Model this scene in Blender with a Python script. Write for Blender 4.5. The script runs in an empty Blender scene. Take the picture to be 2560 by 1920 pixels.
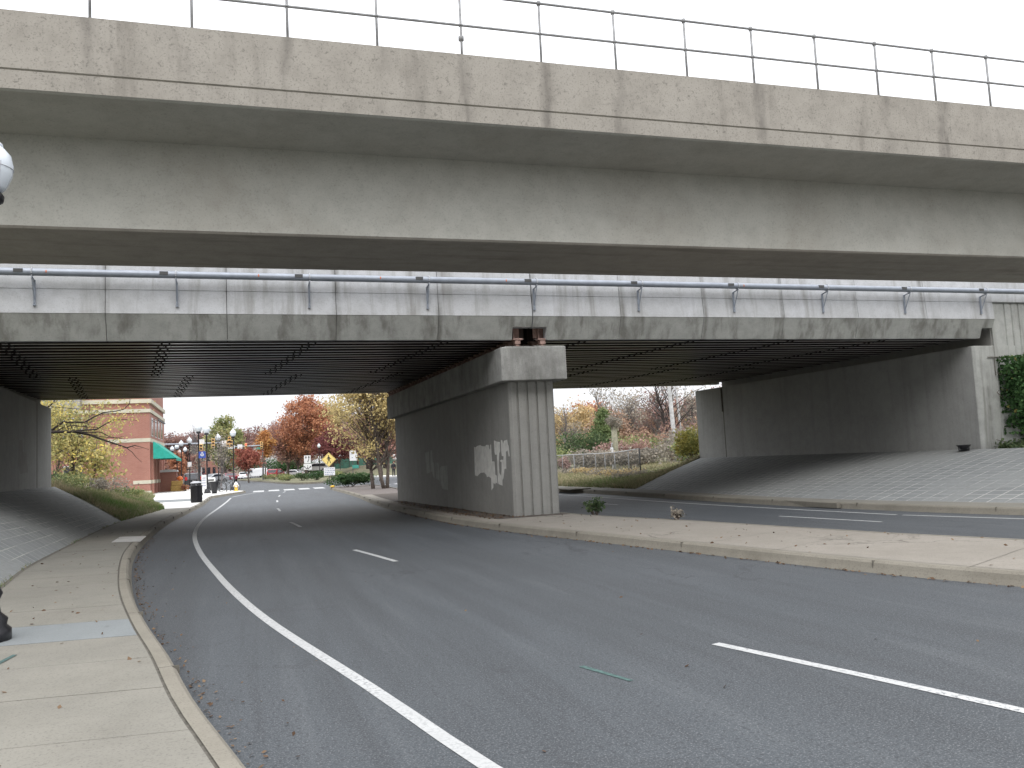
import bpy, math, random
import numpy as np
from mathutils import Vector, Matrix
random.seed(7); RNG = np.random.default_rng(7)
SC = bpy.context.scene
COL = SC.collection
PI = math.pi

# ------------------------------------------------------------------ mesh helpers
class MB:
    def __init__(s): s.v = []; s.f = []
    def add(s, vs, fs):
        o = len(s.v); s.v += [tuple(v) for v in vs]; s.f += [tuple(i + o for i in f) for f in fs]; return s
    def box(s, x0, x1, y0, y1, z0, z1):
        return s.add([(x0,y0,z0),(x1,y0,z0),(x1,y1,z0),(x0,y1,z0),(x0,y0,z1),(x1,y0,z1),(x1,y1,z1),(x0,y1,z1)],
                     [(0,3,2,1),(4,5,6,7),(0,1,5,4),(1,2,6,5),(2,3,7,6),(3,0,4,7)])
    def obox(s, c, sx, sy, sz, rz=0):      # box centred in x,y standing on c.z
        ca, sa = math.cos(rz), math.sin(rz); P = []
        for z in (0, sz):
            for x, y in ((-sx/2,-sy/2),(sx/2,-sy/2),(sx/2,sy/2),(-sx/2,sy/2)):
                P.append((c[0]+x*ca-y*sa, c[1]+x*sa+y*ca, c[2]+z))
        return s.add(P, [(0,3,2,1),(4,5,6,7),(0,1,5,4),(1,2,6,5),(2,3,7,6),(3,0,4,7)])
    def prism_z(s, poly, z0, z1):          # plan polygon (ccw), vertical
        n = len(poly)
        f = [(i, (i+1)%n, (i+1)%n+n, i+n) for i in range(n)]
        return s.add([(x,y,z0) for x,y in poly]+[(x,y,z1) for x,y in poly], f+[tuple(range(n))[::-1], tuple(range(n,2*n))])
    def prism_x(s, prof, x0, x1):          # (y,z) profile extruded along x
        n = len(prof)
        f = [(i, (i+1)%n, (i+1)%n+n, i+n) for i in range(n)]
        return s.add([(x0,y,z) for y,z in prof]+[(x1,y,z) for y,z in prof], f+[tuple(range(n))[::-1], tuple(range(n,2*n))])
    def prism_y(s, prof, y0, y1):          # (x,z) profile extruded along y
        n = len(prof)
        f = [(i, (i+1)%n, (i+1)%n+n, i+n) for i in range(n)]
        return s.add([(x,y0,z) for x,z in prof]+[(x,y1,z) for x,z in prof], f+[tuple(range(n))[::-1], tuple(range(n,2*n))])
    def tube(s, pts, rad, seg=8, cap=True):
        pts = [Vector(p) for p in pts]; n = len(pts)
        if not hasattr(rad, '__len__'): rad = [rad]*n
        o = len(s.v); up = None
        for i, p in enumerate(pts):
            d = (pts[min(i+1,n-1)] - pts[max(i-1,0)])
            d = d.normalized() if d.length > 1e-9 else Vector((0,0,1))
            if up is None:
                up = d.orthogonal().normalized()
            a = (up - d*up.dot(d)); a = a.normalized() if a.length > 1e-6 else d.orthogonal().normalized()
            up = a; b = d.cross(a)
            for k in range(seg):
                t = 2*PI*k/seg
                s.v.append(tuple(p + (a*math.cos(t) + b*math.sin(t))*rad[i]))
        for i in range(n-1):
            for k in range(seg):
                k2 = (k+1) % seg
                s.f.append((o+i*seg+k, o+i*seg+k2, o+(i+1)*seg+k2, o+(i+1)*seg+k))
        if cap:
            s.f.append(tuple(o+k for k in range(seg))[::-1]); s.f.append(tuple(o+(n-1)*seg+k for k in range(seg)))
        return s
    def lathe(s, prof, c=(0,0,0), seg=20):  # prof: (r, z)
        o = len(s.v); n = len(prof)
        for r, z in prof:
            for k in range(seg):
                t = 2*PI*k/seg; s.v.append((c[0]+r*math.cos(t), c[1]+r*math.sin(t), c[2]+z))
        for i in range(n-1):
            for k in range(seg):
                k2 = (k+1) % seg; s.f.append((o+i*seg+k, o+i*seg+k2, o+(i+1)*seg+k2, o+(i+1)*seg+k))
        if prof[0][0] > 1e-4: s.f.append(tuple(o+k for k in range(seg))[::-1])
        if prof[-1][0] > 1e-4: s.f.append(tuple(o+(n-1)*seg+k for k in range(seg)))
        return s
    def strip(s, A, B):                    # sheet between two polylines (3D, same count)
        n = len(A); return s.add(list(A)+list(B), [(i, i+1, n+i+1, n+i) for i in range(n-1)])
    def loft(s, rows, closed=False):       # rows of equal-length point lists
        o = len(s.v); m = len(rows[0])
        for r in rows: s.v += [tuple(p) for p in r]
        for i in range(len(rows)-1):
            for k in range(m if closed else m-1):
                k2 = (k+1) % m; s.f.append((o+i*m+k, o+i*m+k2, o+(i+1)*m+k2, o+(i+1)*m+k))
        if closed:
            s.f.append(tuple(o+k for k in range(m))[::-1]); s.f.append(tuple(o+(len(rows)-1)*m+k for k in range(m)))
        return s
    def build(s, name, mat=None, parent=None, smooth=False, bevel=0, world=True, seg=2, autosm=None):
        me = bpy.data.meshes.new(name)
        off = Vector((0,0,0))
        vs = s.v
        if parent is not None and world:
            M = wmat(parent).inverted(); vs = [tuple(M @ Vector(v)) for v in s.v]
        me.from_pydata(vs, [], s.f)
        if mat is not None: me.materials.append(mat)
        if smooth: me.polygons.foreach_set('use_smooth', [True]*len(me.polygons))
        o = bpy.data.objects.new(name, me); COL.objects.link(o)
        if parent is not None: o.parent = parent
        if bevel:
            m = o.modifiers.new('Bevel', 'BEVEL'); m.width = bevel; m.segments = seg; m.limit_method = 'ANGLE'; m.angle_limit = math.radians(35)
        return o

def wmat(o):
    M = Matrix.LocRotScale(o.location, o.rotation_euler, o.scale)
    return wmat(o.parent) @ M if o.parent else M

def fix_normals(o):
    import bmesh
    bm = bmesh.new(); bm.from_mesh(o.data); bmesh.ops.recalc_face_normals(bm, faces=bm.faces); bm.to_mesh(o.data); bm.free(); return o

def thing(name, label, cat, loc=(0,0,0), rz=0, group=None):
    o = bpy.data.objects.new(name, None); COL.objects.link(o); o.location = loc; o.rotation_euler = (0,0,rz)
    o.empty_display_size = .3
    return tag(o, label, cat, group)
def tag(o, label=None, cat=None, group=None, kind=None):
    if label: o['label'] = label
    if cat: o['category'] = cat
    if group: o['group'] = group
    if kind: o['kind'] = kind
    return o
def struct(o, label=None):
    o['kind'] = 'structure'
    if label: o['label'] = label
    return o
def dup(root, loc, rz=None, scale=None, label=None):
    r = root.copy(); COL.objects.link(r); r.location = loc
    if rz is not None: r.rotation_euler = (0,0,rz)
    if scale is not None: r.scale = scale if hasattr(scale,'__len__') else (scale,)*3
    if label: r['label'] = label
    for ch in [c for c in root.children]:
        c = ch.copy(); COL.objects.link(c); c.parent = r
        for g in [g for g in ch.children]:
            d = g.copy(); COL.objects.link(d); d.parent = c
    return r
def child(root, name):
    return [c for c in root.children if c.name.split('.')[0] == name]
def set_mat(o, m):
    o.material_slots[0].link = 'OBJECT'; o.material_slots[0].material = m

def smooth_line(P, step=.6):
    P = [np.array(p, float) for p in P]; out = []
    for i in range(len(P)-1):
        p0 = P[max(i-1,0)]; p1 = P[i]; p2 = P[i+1]; p3 = P[min(i+2,len(P)-1)]
        n = max(2, int(np.linalg.norm(p2-p1)/step))
        for k in range(n):
            t = k/n
            out.append(.5*((2*p1)+(-p0+p2)*t+(2*p0-5*p1+4*p2-p3)*t*t+(-p0+3*p1-3*p2+p3)*t**3))
    out.append(P[-1]); return np.array(out)
def offset(L, d):                          # positive d = to the right of travel
    L = np.asarray(L); T = np.gradient(L, axis=0); T /= np.linalg.norm(T, axis=1)[:,None]
    return L + np.stack([T[:,1], -T[:,0]], 1)*d
def z3(L, z): return [(p[0], p[1], z) for p in L]

# ------------------------------------------------------------------ materials
def newmat(name):
    m = bpy.data.materials.new(name); m.use_nodes = True
    nt = m.node_tree; nt.nodes.clear()
    out = nt.nodes.new('ShaderNodeOutputMaterial'); b = nt.nodes.new('ShaderNodeBsdfPrincipled')
    nt.links.new(b.outputs[0], out.inputs[0]); b.inputs['Roughness'].default_value = .85
    return m, nt, b
class N:
    def __init__(s, nt): s.nt = nt; s.tc = None
    def n(s, t, **k):
        x = s.nt.nodes.new(t)
        for a, v in k.items():
            if a in x.inputs.keys() if isinstance(a, str) else False: x.inputs[a].default_value = v
            else: setattr(x, a, v)
        return x
    def l(s, a, b): s.nt.links.new(a, b)
    def co(s, scale=(1,1,1), rot=(0,0,0), world=True):
        if s.tc is None:
            s.tc = s.n('ShaderNodeNewGeometry') if world else s.n('ShaderNodeTexCoord')
        m = s.n('ShaderNodeMapping'); m.inputs['Scale'].default_value = scale; m.inputs['Rotation'].default_value = rot
        s.l(s.tc.outputs['Position' if world else 'Object'], m.inputs[0]); return m.outputs[0]
    def noise(s, scale, co=None, detail=5, rough=.6, dist=0):
        x = s.n('ShaderNodeTexNoise'); x.inputs['Scale'].default_value = scale; x.inputs['Detail'].default_value = detail
        x.inputs['Roughness'].default_value = rough; x.inputs['Distortion'].default_value = dist
        if co is not None: s.l(co, x.inputs['Vector'])
        return x.outputs['Fac']
    def ramp(s, fac, stops):
        r = s.n('ShaderNodeValToRGB'); e = r.color_ramp.elements
        while len(e) < len(stops): e.new(.5)
        for i, (p, c) in enumerate(stops):
            e[i].position = p; e[i].color = (c,c,c,1) if not hasattr(c,'__len__') else (*c,1)
        s.l(fac, r.inputs[0]); return r.outputs[0]
    def mix(s, fac, a, b, mode='MIX'):
        m = s.n('ShaderNodeMix', data_type='RGBA', blend_type=mode)
        for i, v in ((0,fac),(6,a),(7,b)):
            if isinstance(v, bpy.types.NodeSocket): s.l(v, m.inputs[i])
            elif hasattr(v,'__len__'): m.inputs[i].default_value = (*v,1) if len(v)==3 else v
            else: m.inputs[i].default_value = v
        return m.outputs[2]
    def math(s, op, a, b=0):
        m = s.n('ShaderNodeMath', operation=op)
        for i, v in ((0,a),(1,b)):
            if isinstance(v, bpy.types.NodeSocket): s.l(v, m.inputs[i])
            else: m.inputs[i].default_value = v
        return m.outputs[0]
    def bump(s, h, bsdf, strength=.3, dist=.02):
        b = s.n('ShaderNodeBump'); b.inputs['Strength'].default_value = strength; b.inputs['Distance'].default_value = dist
        s.l(h, b.inputs['Height']); s.l(b.outputs[0], bsdf.inputs['Normal'])

def flat(name, c, rough=.7, metal=0, var=.12, scale=3, spec=None):
    m, nt, b = newmat(name); q = N(nt); nz = q.noise(scale, q.co(), 4)
    lo = tuple(x*(1-var) for x in c); hi = tuple(min(1,x*(1+var)) for x in c)
    q.l(q.ramp(nz, [(.3,lo),(.7,hi)]), b.inputs['Base Color'])
    b.inputs['Roughness'].default_value = rough; b.inputs['Metallic'].default_value = metal
    if spec is not None: b.inputs['Specular IOR Level'].default_value = spec
    return m
def concrete(name, base, stain, light=None, blotch=.6, streak=.6, sstretch=(1.1,1.1,.10), speck=.5, speck_scale=38, bump=.35, thresh=(.52,.72), cracks=0, rough=.9, posts=False, pits=.3, joints=False):
    m, nt, b = newmat(name); q = N(nt); c1 = q.co()
    light = light or tuple(x*1.2 for x in base)
    big = q.noise(.55, c1, 6, .62, .4); med = q.noise(3.1, c1, 6, .65); fine = q.noise(speck_scale, c1, 3, .7)
    col = q.mix(q.ramp(big, [(.3,0.),(.7,1.)]), base, light)
    col = q.mix(q.math('MULTIPLY', q.ramp(med, [(.42,0.),(.72,1.)]), blotch), col, tuple(x*.72 for x in base))
    if streak:
        st = q.noise(1.0, q.co(sstretch), 7, .66, .25); st2 = q.noise(4.0, q.co(sstretch), 4, .6)
        s_ = q.math('MULTIPLY', q.ramp(st, [(thresh[0],0.),(thresh[1],1.)]), q.ramp(st2, [(.3,.45),(.7,1.)]))
        col = q.mix(q.math('MULTIPLY', s_, streak), col, stain)
    col = q.mix(q.math('MULTIPLY', q.ramp(fine, [(.55,0.),(.66,1.)]), speck), col, tuple(x*.42 for x in base))
    col = q.mix(q.math('MULTIPLY', q.ramp(fine, [(.28,1.),(.40,0.)]), speck*.5), col, tuple(min(.9,x*1.35) for x in base))
    pt = q.noise(speck_scale*.34, c1, 4, .75, .3)
    col = q.mix(q.math('MULTIPLY', q.ramp(pt, [(.60,0.),(.66,1.)]), pits), col, tuple(x*.5 for x in base))
    col = q.mix(q.math('MULTIPLY', q.ramp(pt, [(.30,1.),(.38,0.)]), pits*.6), col, tuple(min(.9,x*1.25) for x in base))
    if joints:                                # run-off stains beside the panel joints
        sx = q.n('ShaderNodeSeparateXYZ'); q.l(c1, sx.inputs[0])
        u = q.math('ADD', q.math('MULTIPLY', q.math('ADD', sx.outputs[0], 2.74), 1/2.54), q.math('MULTIPLY', q.math('SUBTRACT', q.noise(3.5, q.co((1,1,.12)), 5), .5), .07))
        tri = q.math('ABSOLUTE', q.math('SUBTRACT', q.math('FRACT', u), .5))
        mk = q.math('MULTIPLY', q.ramp(tri, [(.455,0.),(.50,1.)]), q.ramp(q.noise(.5, c1, 5, .7), [(.40,.15),(.60,1.)]))
        col = q.mix(q.math('MULTIPLY', mk, .8), col, (.15,.145,.13))
    if posts:                                 # dirt that has run down below each railing post
        sx = q.n('ShaderNodeSeparateXYZ'); q.l(c1, sx.inputs[0])
        u = q.math('ADD', q.math('MULTIPLY', q.math('ADD', sx.outputs[0], 1.72), 1/1.2376), q.math('MULTIPLY', q.math('SUBTRACT', q.noise(3.0, q.co((1,1,.25)), 5), .5), .45))
        tri = q.math('ABSOLUTE', q.math('SUBTRACT', q.math('FRACT', u), .5))
        mk = q.math('MULTIPLY', q.ramp(tri, [(.40,0.),(.50,1.)]), q.ramp(q.noise(.8, q.co((1,1,.7)), 5, .7), [(.42,.0),(.62,1.)]))
        mk = q.math('MULTIPLY', mk, q.ramp(sx.outputs[2], [(0,0.),(1,1.)]) if False else 1.0)
        col = q.mix(q.math('MULTIPLY', mk, .62), col, (.13,.118,.105))
    if cracks:
        v = q.n('ShaderNodeTexVoronoi', feature='DISTANCE_TO_EDGE'); v.inputs['Scale'].default_value = cracks
        d = q.noise(2.0, c1, 5); mp = q.n('ShaderNodeVectorMath', operation='ADD'); q.l(c1, mp.inputs[0])
        cc = q.n('ShaderNodeCombineXYZ'); q.l(d, cc.inputs[0]); q.l(med, cc.inputs[1]); q.l(d, cc.inputs[2]); q.l(cc.outputs[0], mp.inputs[1]); q.l(mp.outputs[0], v.inputs['Vector'])
        k = q.math('MULTIPLY', q.ramp(v.outputs['Distance'], [(.0,1.),(.012,0.)]), q.ramp(big, [(.5,0.),(.62,.75)]))
        col = q.mix(k, col, tuple(x*.35 for x in base))
    q.l(col, b.inputs['Base Color']); b.inputs['Roughness'].default_value = rough
    b.inputs['Specular IOR Level'].default_value = .25
    q.bump(q.math('ADD', q.math('MULTIPLY', fine, .5), med), b, bump, .012)
    return m
def leafmat(name, stops, rough=.75):
    m, nt, b = newmat(name); q = N(nt)
    a = q.n('ShaderNodeAttribute', attribute_name='tint')
    q.l(q.ramp(a.outputs['Fac'], stops), b.inputs['Base Color']); b.inputs['Roughness'].default_value = rough
    b.inputs['Specular IOR Level'].default_value = .2
    # thin leaves let some light through
    tr = q.n('ShaderNodeBsdfTranslucent'); ms = q.n('ShaderNodeMixShader'); ms.inputs[0].default_value = .3
    q.l(q.ramp(a.outputs['Fac'], stops), tr.inputs[0])
    out = [n for n in nt.nodes if n.type == 'OUTPUT_MATERIAL'][0]
    q.l(b.outputs[0], ms.inputs[1]); q.l(tr.outputs[0], ms.inputs[2]); q.l(ms.outputs[0], out.inputs[0])
    return m

M = {}
M['con_near'] = concrete('concrete_beige', (.318,.293,.255), (.145,.130,.112), (.365,.34,.30), blotch=.5, streak=.85, sstretch=(1.7,1.7,.28), speck=.55, thresh=(.55,.74), posts=True, pits=.7)
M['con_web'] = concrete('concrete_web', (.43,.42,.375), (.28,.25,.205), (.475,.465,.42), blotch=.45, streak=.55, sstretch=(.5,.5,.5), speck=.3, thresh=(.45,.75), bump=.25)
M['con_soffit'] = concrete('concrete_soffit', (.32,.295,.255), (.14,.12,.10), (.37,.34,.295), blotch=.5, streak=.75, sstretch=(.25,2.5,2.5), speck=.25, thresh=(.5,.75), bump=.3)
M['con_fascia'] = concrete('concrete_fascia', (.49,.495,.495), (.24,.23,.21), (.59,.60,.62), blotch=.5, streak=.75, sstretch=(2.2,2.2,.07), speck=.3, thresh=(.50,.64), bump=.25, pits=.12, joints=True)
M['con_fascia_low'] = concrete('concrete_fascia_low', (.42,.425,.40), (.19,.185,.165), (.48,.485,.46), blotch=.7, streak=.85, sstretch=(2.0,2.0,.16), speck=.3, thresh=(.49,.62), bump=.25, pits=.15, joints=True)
M['con_pier'] = concrete('concrete_pier', (.30,.295,.275), (.18,.175,.165), (.34,.335,.315), blotch=.35, streak=.45, sstretch=(5,5,.12), speck=.3, thresh=(.5,.75), bump=.3)
M['con_abut'] = concrete('concrete_abutment', (.34,.34,.325), (.19,.185,.175), (.39,.39,.375), blotch=.35, streak=.5, sstretch=(2.5,2.5,.12), speck=.3, thresh=(.5,.75), bump=.3)
M['con_pier_shade'] = concrete('concrete_pier_shaded', (.225,.223,.215), (.13,.128,.12), (.26,.258,.25), blotch=.35, streak=.5, sstretch=(5,5,.12), speck=.3, thresh=(.5,.75), bump=.3)  # pier concrete again, darkened so its side carries the under-bridge shade
M['con_cap'] = concrete('concrete_cap', (.34,.338,.32), (.12,.118,.108), (.43,.428,.41), blotch=.85, streak=.8, sstretch=(2,2,.5), speck=.35, thresh=(.45,.7), bump=.3)
M['con_walk'] = concrete('concrete_walk', (.215,.205,.178), (.16,.147,.12), (.25,.238,.205), blotch=.3, streak=.35, sstretch=(.9,.9,.9), speck=.45, speck_scale=55, thresh=(.5,.75), bump=.35)
M['con_patch'] = concrete('concrete_walk_patch', (.21,.225,.228), (.175,.187,.187), (.235,.252,.255), blotch=.2, streak=.2, sstretch=(.9,.9,.9), speck=.35, speck_scale=60, bump=.3)
M['con_median'] = concrete('concrete_median', (.26,.238,.205), (.19,.168,.14), (.295,.27,.235), blotch=.3, streak=.3, sstretch=(.6,.6,.6), speck=.4, speck_scale=50, bump=.3, cracks=.28)
M['con_curb'] = concrete('concrete_curb', (.225,.208,.172), (.14,.125,.10), (.26,.24,.20), blotch=.4, streak=.5, sstretch=(.9,.9,.9), speck=.5, speck_scale=60, bump=.35)
M['white_walk'] = concrete('pale_walk', (.66,.65,.62), (.52,.51,.48), (.72,.71,.68), blotch=.15, streak=.2, sstretch=(.6,.6,.6), speck=.15, bump=.2)
M['paint_patch'] = flat('masking_paint', (.72,.71,.67), .8, var=.14, scale=5)
M['seam'] = flat('joint_dirt', (.13,.12,.10), .95, var=.3, scale=20)
M['soil'] = flat('dark_soil', (.085,.07,.058), .95, var=.4, scale=14)
M['mulch'] = flat('mulch', (.14,.12,.11), .95, var=.45, scale=18)
M['flange'] = concrete('flange_bounce_lit', (.62,.59,.56), (.38,.18,.13), (.70,.67,.64), blotch=.3, streak=.5, sstretch=(.3,3,3), speck=.2, thresh=(.5,.75), bump=.05, rough=.3)  # beam undersides coloured pale for the light bounced up from the ground
M['flange'].node_tree.nodes['Principled BSDF'].inputs['Specular IOR Level'].default_value = .5
M['beam'] = concrete('rusty_beam_shaded', (.045,.034,.03), (.06,.022,.016), (.055,.042,.038), blotch=.5, streak=.6, sstretch=(.3,3,3), speck=.2, thresh=(.45,.7), bump=.3, rough=.8)  # rusty steel, darkened further to paint in the shade between the beams
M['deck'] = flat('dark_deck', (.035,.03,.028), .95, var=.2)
M['rust'] = flat('pink_rust_plate', (.33,.22,.19), .85, var=.3, scale=9)
M['galv'] = flat('galvanised', (.44,.45,.47), .5, metal=.15, var=.15, scale=8)
M['rail'] = flat('weathered_rail', (.27,.27,.27), .6, metal=.1, var=.25, scale=8)
M['fence'] = flat('dull_fence_wire', (.23,.235,.24), .6, metal=.1, var=.2, scale=6)
M['conduit'] = flat('grey_conduit', (.30,.33,.38), .35, metal=.1, var=.12, scale=5)
M['galv_dk'] = flat('dark_clip', (.07,.07,.07), .6, var=.2)
M['orange'] = flat('orange_tape', (.50,.16,.08), .7)
M['black'] = flat('black_metal', (.014,.014,.017), .38, var=.3, scale=12)
M['white_metal'] = flat('white_metal', (.62,.63,.64), .5)
M['white'] = flat('white_paint', (.80,.80,.79), .55, var=.04)
M['globe'] = flat('frosted_globe', (.72,.77,.82), .22, var=.04)
M['teal_mark'] = flat('teal_marking', (.065,.115,.107), .9, var=.45, scale=25)
M['yellow'] = flat('yellow_paint', (.80,.50,.06), .5)
M['sign_yellow'] = flat('sign_yellow', (.78,.60,.20), .5, var=.05)
M['sign_black'] = flat('sign_black', (.02,.02,.02), .6)
M['sign_white'] = flat('sign_white', (.74,.74,.74), .5, var=.05)
M['sign_blue'] = flat('sign_blue', (.03,.07,.32), .5)
M['sign_text'] = flat('sign_text', (.22,.24,.36), .6)
M['green_sign'] = flat('green_sign', (.05,.28,.22), .5)
M['teal'] = flat('awning_cloth', (.015,.30,.235), .75, var=.15, scale=4)
M['stone'] = concrete('cream_stone', (.50,.475,.385), (.38,.355,.29), blotch=.3, streak=.3, speck=.2, bump=.2)
M['glass_dk'] = flat('dark_glass', (.03,.035,.045), .08, var=.3, spec=.8)
M['door_dk'] = flat('dark_door', (.07,.035,.03), .5, var=.3)
M['trim'] = flat('pale_trim', (.50,.49,.47), .7)
M['rubber'] = flat('rubber', (.02,.02,.02), .8)
M['rim'] = flat('alloy_rim', (.45,.45,.47), .35, metal=.7)
M['tail'] = flat('tail_lens', (.55,.03,.03), .25)
M['lens'] = flat('clear_lens', (.75,.76,.78), .15)
M['hay'] = flat('hay', (.42,.27,.09), .95, var=.4, scale=25)
M['pumpkin'] = flat('pumpkin_skin', (.75,.19,.05), .5, var=.2, scale=10)
M['signal'] = flat('signal_yellow', (.78,.52,.22), .5)
M['roofgrey'] = flat('grey_roof', (.30,.29,.28), .9, var=.2, scale=2)
M['bark'] = flat('bark', (.125,.10,.085), .95, var=.4, scale=9)
M['bark_dk'] = flat('dark_bark', (.045,.035,.032), .95, var=.4, scale=9)
M['bark_grey'] = flat('grey_bark', (.19,.17,.165), .95, var=.35, scale=9)
M['bark_pale'] = flat('pale_bark', (.50,.50,.50), .9, var=.3, scale=4)
M['wood_pole'] = flat('weathered_pole', (.27,.26,.19), .9, var=.25, scale=6)
M['skin'] = flat('skin', (.15,.10,.08), .6)
M['jacket'] = flat('dark_jacket', (.02,.022,.028), .85)
M['trousers'] = flat('dark_trousers', (.035,.035,.04), .9)
M['hair'] = flat('dark_hair', (.02,.015,.012), .8)
M['screen'] = flat('green_screen', (.06,.16,.12), .8, var=.2)
for nm, c in dict(car_black=(.015,.016,.02), car_silver=(.34,.35,.37), car_maroon=(.16,.02,.035), car_white=(.74,.75,.76), car_red=(.42,.03,.06)).items():
    M[nm] = flat(nm, c, .22, var=.03, spec=.7)

def asphalt():
    m, nt, b = newmat('asphalt'); q = N(nt); c = q.co()
    big = q.noise(.22, c, 5, .6, .6); med = q.noise(1.6, c, 6, .65); fine = q.noise(75, c, 3, .75); agg = q.noise(28, c, 2, .8)
    col = q.mix(q.ramp(big, [(.32,0.),(.68,1.)]), (.055,.063,.070), (.072,.081,.090))
    col = q.mix(q.math('MULTIPLY', q.ramp(med, [(.4,0.),(.75,1.)]), .5), col, (.060,.066,.073))
    # tyre-worn bands along the lanes and dirt
    wb = q.noise(.9, q.co((1.0,.06,1), (0,0,.12)), 4, .5)
    col = q.mix(q.math('MULTIPLY', q.ramp(wb, [(.42,0.),(.62,1.)]), .6), col, (.046,.051,.056))
    st = q.noise(2.2, q.co((1.6,.09,1), (0,0,.16)), 6, .65, .3)
    col = q.mix(q.math('MULTIPLY', q.ramp(st, [(.50,0.),(.62,1.)]), .45), col, (.040,.044,.049))
    col = q.mix(q.math('MULTIPLY', q.ramp(st, [(.34,1.),(.44,0.)]), .35), col, (.098,.107,.114))
    stn = q.noise(.75, c, 4, .5, .2)
    col = q.mix(q.math('MULTIPLY', q.ramp(stn, [(.66,0.),(.70,1.)]), .4), col, (.038,.040,.044))
    col = q.mix(q.math('MULTIPLY', q.ramp(fine, [(.53,0.),(.64,1.)]), .65), col, (.24,.245,.25))
    col = q.mix(q.math('MULTIPLY', q.ramp(agg, [(.36,1.),(.46,0.)]), .6), col, (.030,.032,.036))
    v = q.n('ShaderNodeTexVoronoi', feature='DISTANCE_TO_EDGE'); v.inputs['Scale'].default_value = .33
    add = q.n('ShaderNodeVectorMath', operation='ADD'); sc = q.n('ShaderNodeCombineXYZ')
    q.l(q.math('MULTIPLY', med, 1.2), sc.inputs[0]); q.l(q.math('MULTIPLY', q.noise(1.3, c, 6), 2.2), sc.inputs[1]); q.l(c, add.inputs[0]); q.l(sc.outputs[0], add.inputs[1]); q.l(add.outputs[0], v.inputs['Vector'])
    k = q.math('MULTIPLY', q.ramp(v.outputs['Distance'], [(0.,1.),(.010,0.)]), q.ramp(big, [(.46,0.),(.58,.8)]))
    col = q.mix(k, col, (.035,.036,.04))
    q.l(col, b.inputs['Base Color']); b.inputs['Roughness'].default_value = .66; b.inputs['Specular IOR Level'].default_value = .4
    q.bump(q.math('ADD', fine, agg), b, .3, .004)
    return m
M['asphalt'] = asphalt()
def paintline():
    m, nt, b = newmat('road_paint'); q = N(nt); c = q.co()
    w = q.noise(30, c, 4, .75); big = q.noise(1.3, c, 5, .6)
    f = q.math('MULTIPLY', q.ramp(w, [(.50,0.),(.60,1.)]), q.ramp(big, [(.35,.2),(.65,1.)]))
    q.l(q.mix(f, q.mix(q.ramp(big,[(.3,0.),(.7,1.)]), (.42,.425,.42), (.52,.525,.52)), (.20,.205,.21)), b.inputs['Base Color']); b.inputs['Roughness'].default_value = .7
    return m
M['paint'] = paintline()
def brick():
    m, nt, b = newmat('red_brick'); q = N(nt)
    g = q.n('ShaderNodeNewGeometry'); sx = q.n('ShaderNodeSeparateXYZ'); q.l(g.outputs['Position'], sx.inputs[0])
    cb = q.n('ShaderNodeCombineXYZ'); q.l(q.math('ADD', sx.outputs[0], sx.outputs[1]), cb.inputs[0]); q.l(sx.outputs[2], cb.inputs[1])
    t = q.n('ShaderNodeTexBrick'); t.inputs['Scale'].default_value = 1.0; t.inputs['Brick Width'].default_value = .22; t.inputs['Row Height'].default_value = .075
    t.inputs['Mortar Size'].default_value = .008; t.inputs['Color1'].default_value = (.29,.125,.095,1); t.inputs['Color2'].default_value = (.37,.175,.135,1); t.inputs['Mortar'].default_value = (.36,.30,.26,1)
    q.l(cb.outputs[0], t.inputs['Vector'])
    nz = q.noise(.5, g.outputs['Position'], 6)
    q.l(q.mix(.5, t.outputs['Color'], q.ramp(nz, [(.3,(.27,.10,.075)),(.7,(.40,.18,.13))])), b.inputs['Base Color']); b.inputs['Roughness'].default_value = .9
    return m
M['brick'] = brick()
def slope_mat(lo, hi, mort, nm):
    m, nt, b = newmat(nm); q = N(nt); g = q.n('ShaderNodeNewGeometry')
    at = q.n('ShaderNodeUVMap'); at.uv_map = 'UVMap'
    t = q.n('ShaderNodeTexBrick', offset=0.0); t.inputs['Scale'].default_value = 1.0; t.inputs['Brick Width'].default_value = .38; t.inputs['Row Height'].default_value = .38
    t.inputs['Mortar Size'].default_value = .02; t.inputs['Mortar Smooth'].default_value = .3; t.inputs['Color1'].default_value = (.20,.21,.21,1); t.inputs['Color2'].default_value = (.25,.26,.255,1)
    t.inputs['Mortar'].default_value = mort
    q.l(at.outputs[0], t.inputs['Vector'])
    n1 = q.noise(.5, g.outputs['Position'], 6, .6, .5); n2 = q.noise(7, g.outputs['Position'], 6, .7); n3 = q.noise(45, g.outputs['Position'], 3)
    # slabs worn grey, joints washed out in places
    col = q.mix(q.ramp(n1, [(lo,0.),(hi,.93)]), t.outputs['Color'], (.26,.268,.262))
    col = q.mix(q.math('MULTIPLY', q.ramp(n2, [(.45,0.),(.7,1.)]), .45), col, (.17,.17,.16))
    col = q.mix(q.math('MULTIPLY', q.ramp(n3, [(.56,0.),(.68,1.)]), .35), col, (.13,.13,.125))
    q.l(col, b.inputs['Base Color']); b.inputs['Roughness'].default_value = .9
    q.bump(q.math('ADD', q.math('MULTIPLY', t.outputs['Fac'], -.6), q.math('MULTIPLY', n2, .6)), b, .5, .02)
    return m
M['slope'] = slope_mat(.44,.56,(.40,.40,.37,1),'slope_pavers'); M['slope_r'] = slope_mat(.47,.60,(.44,.435,.41,1),'slope_pavers_light_joints')
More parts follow.
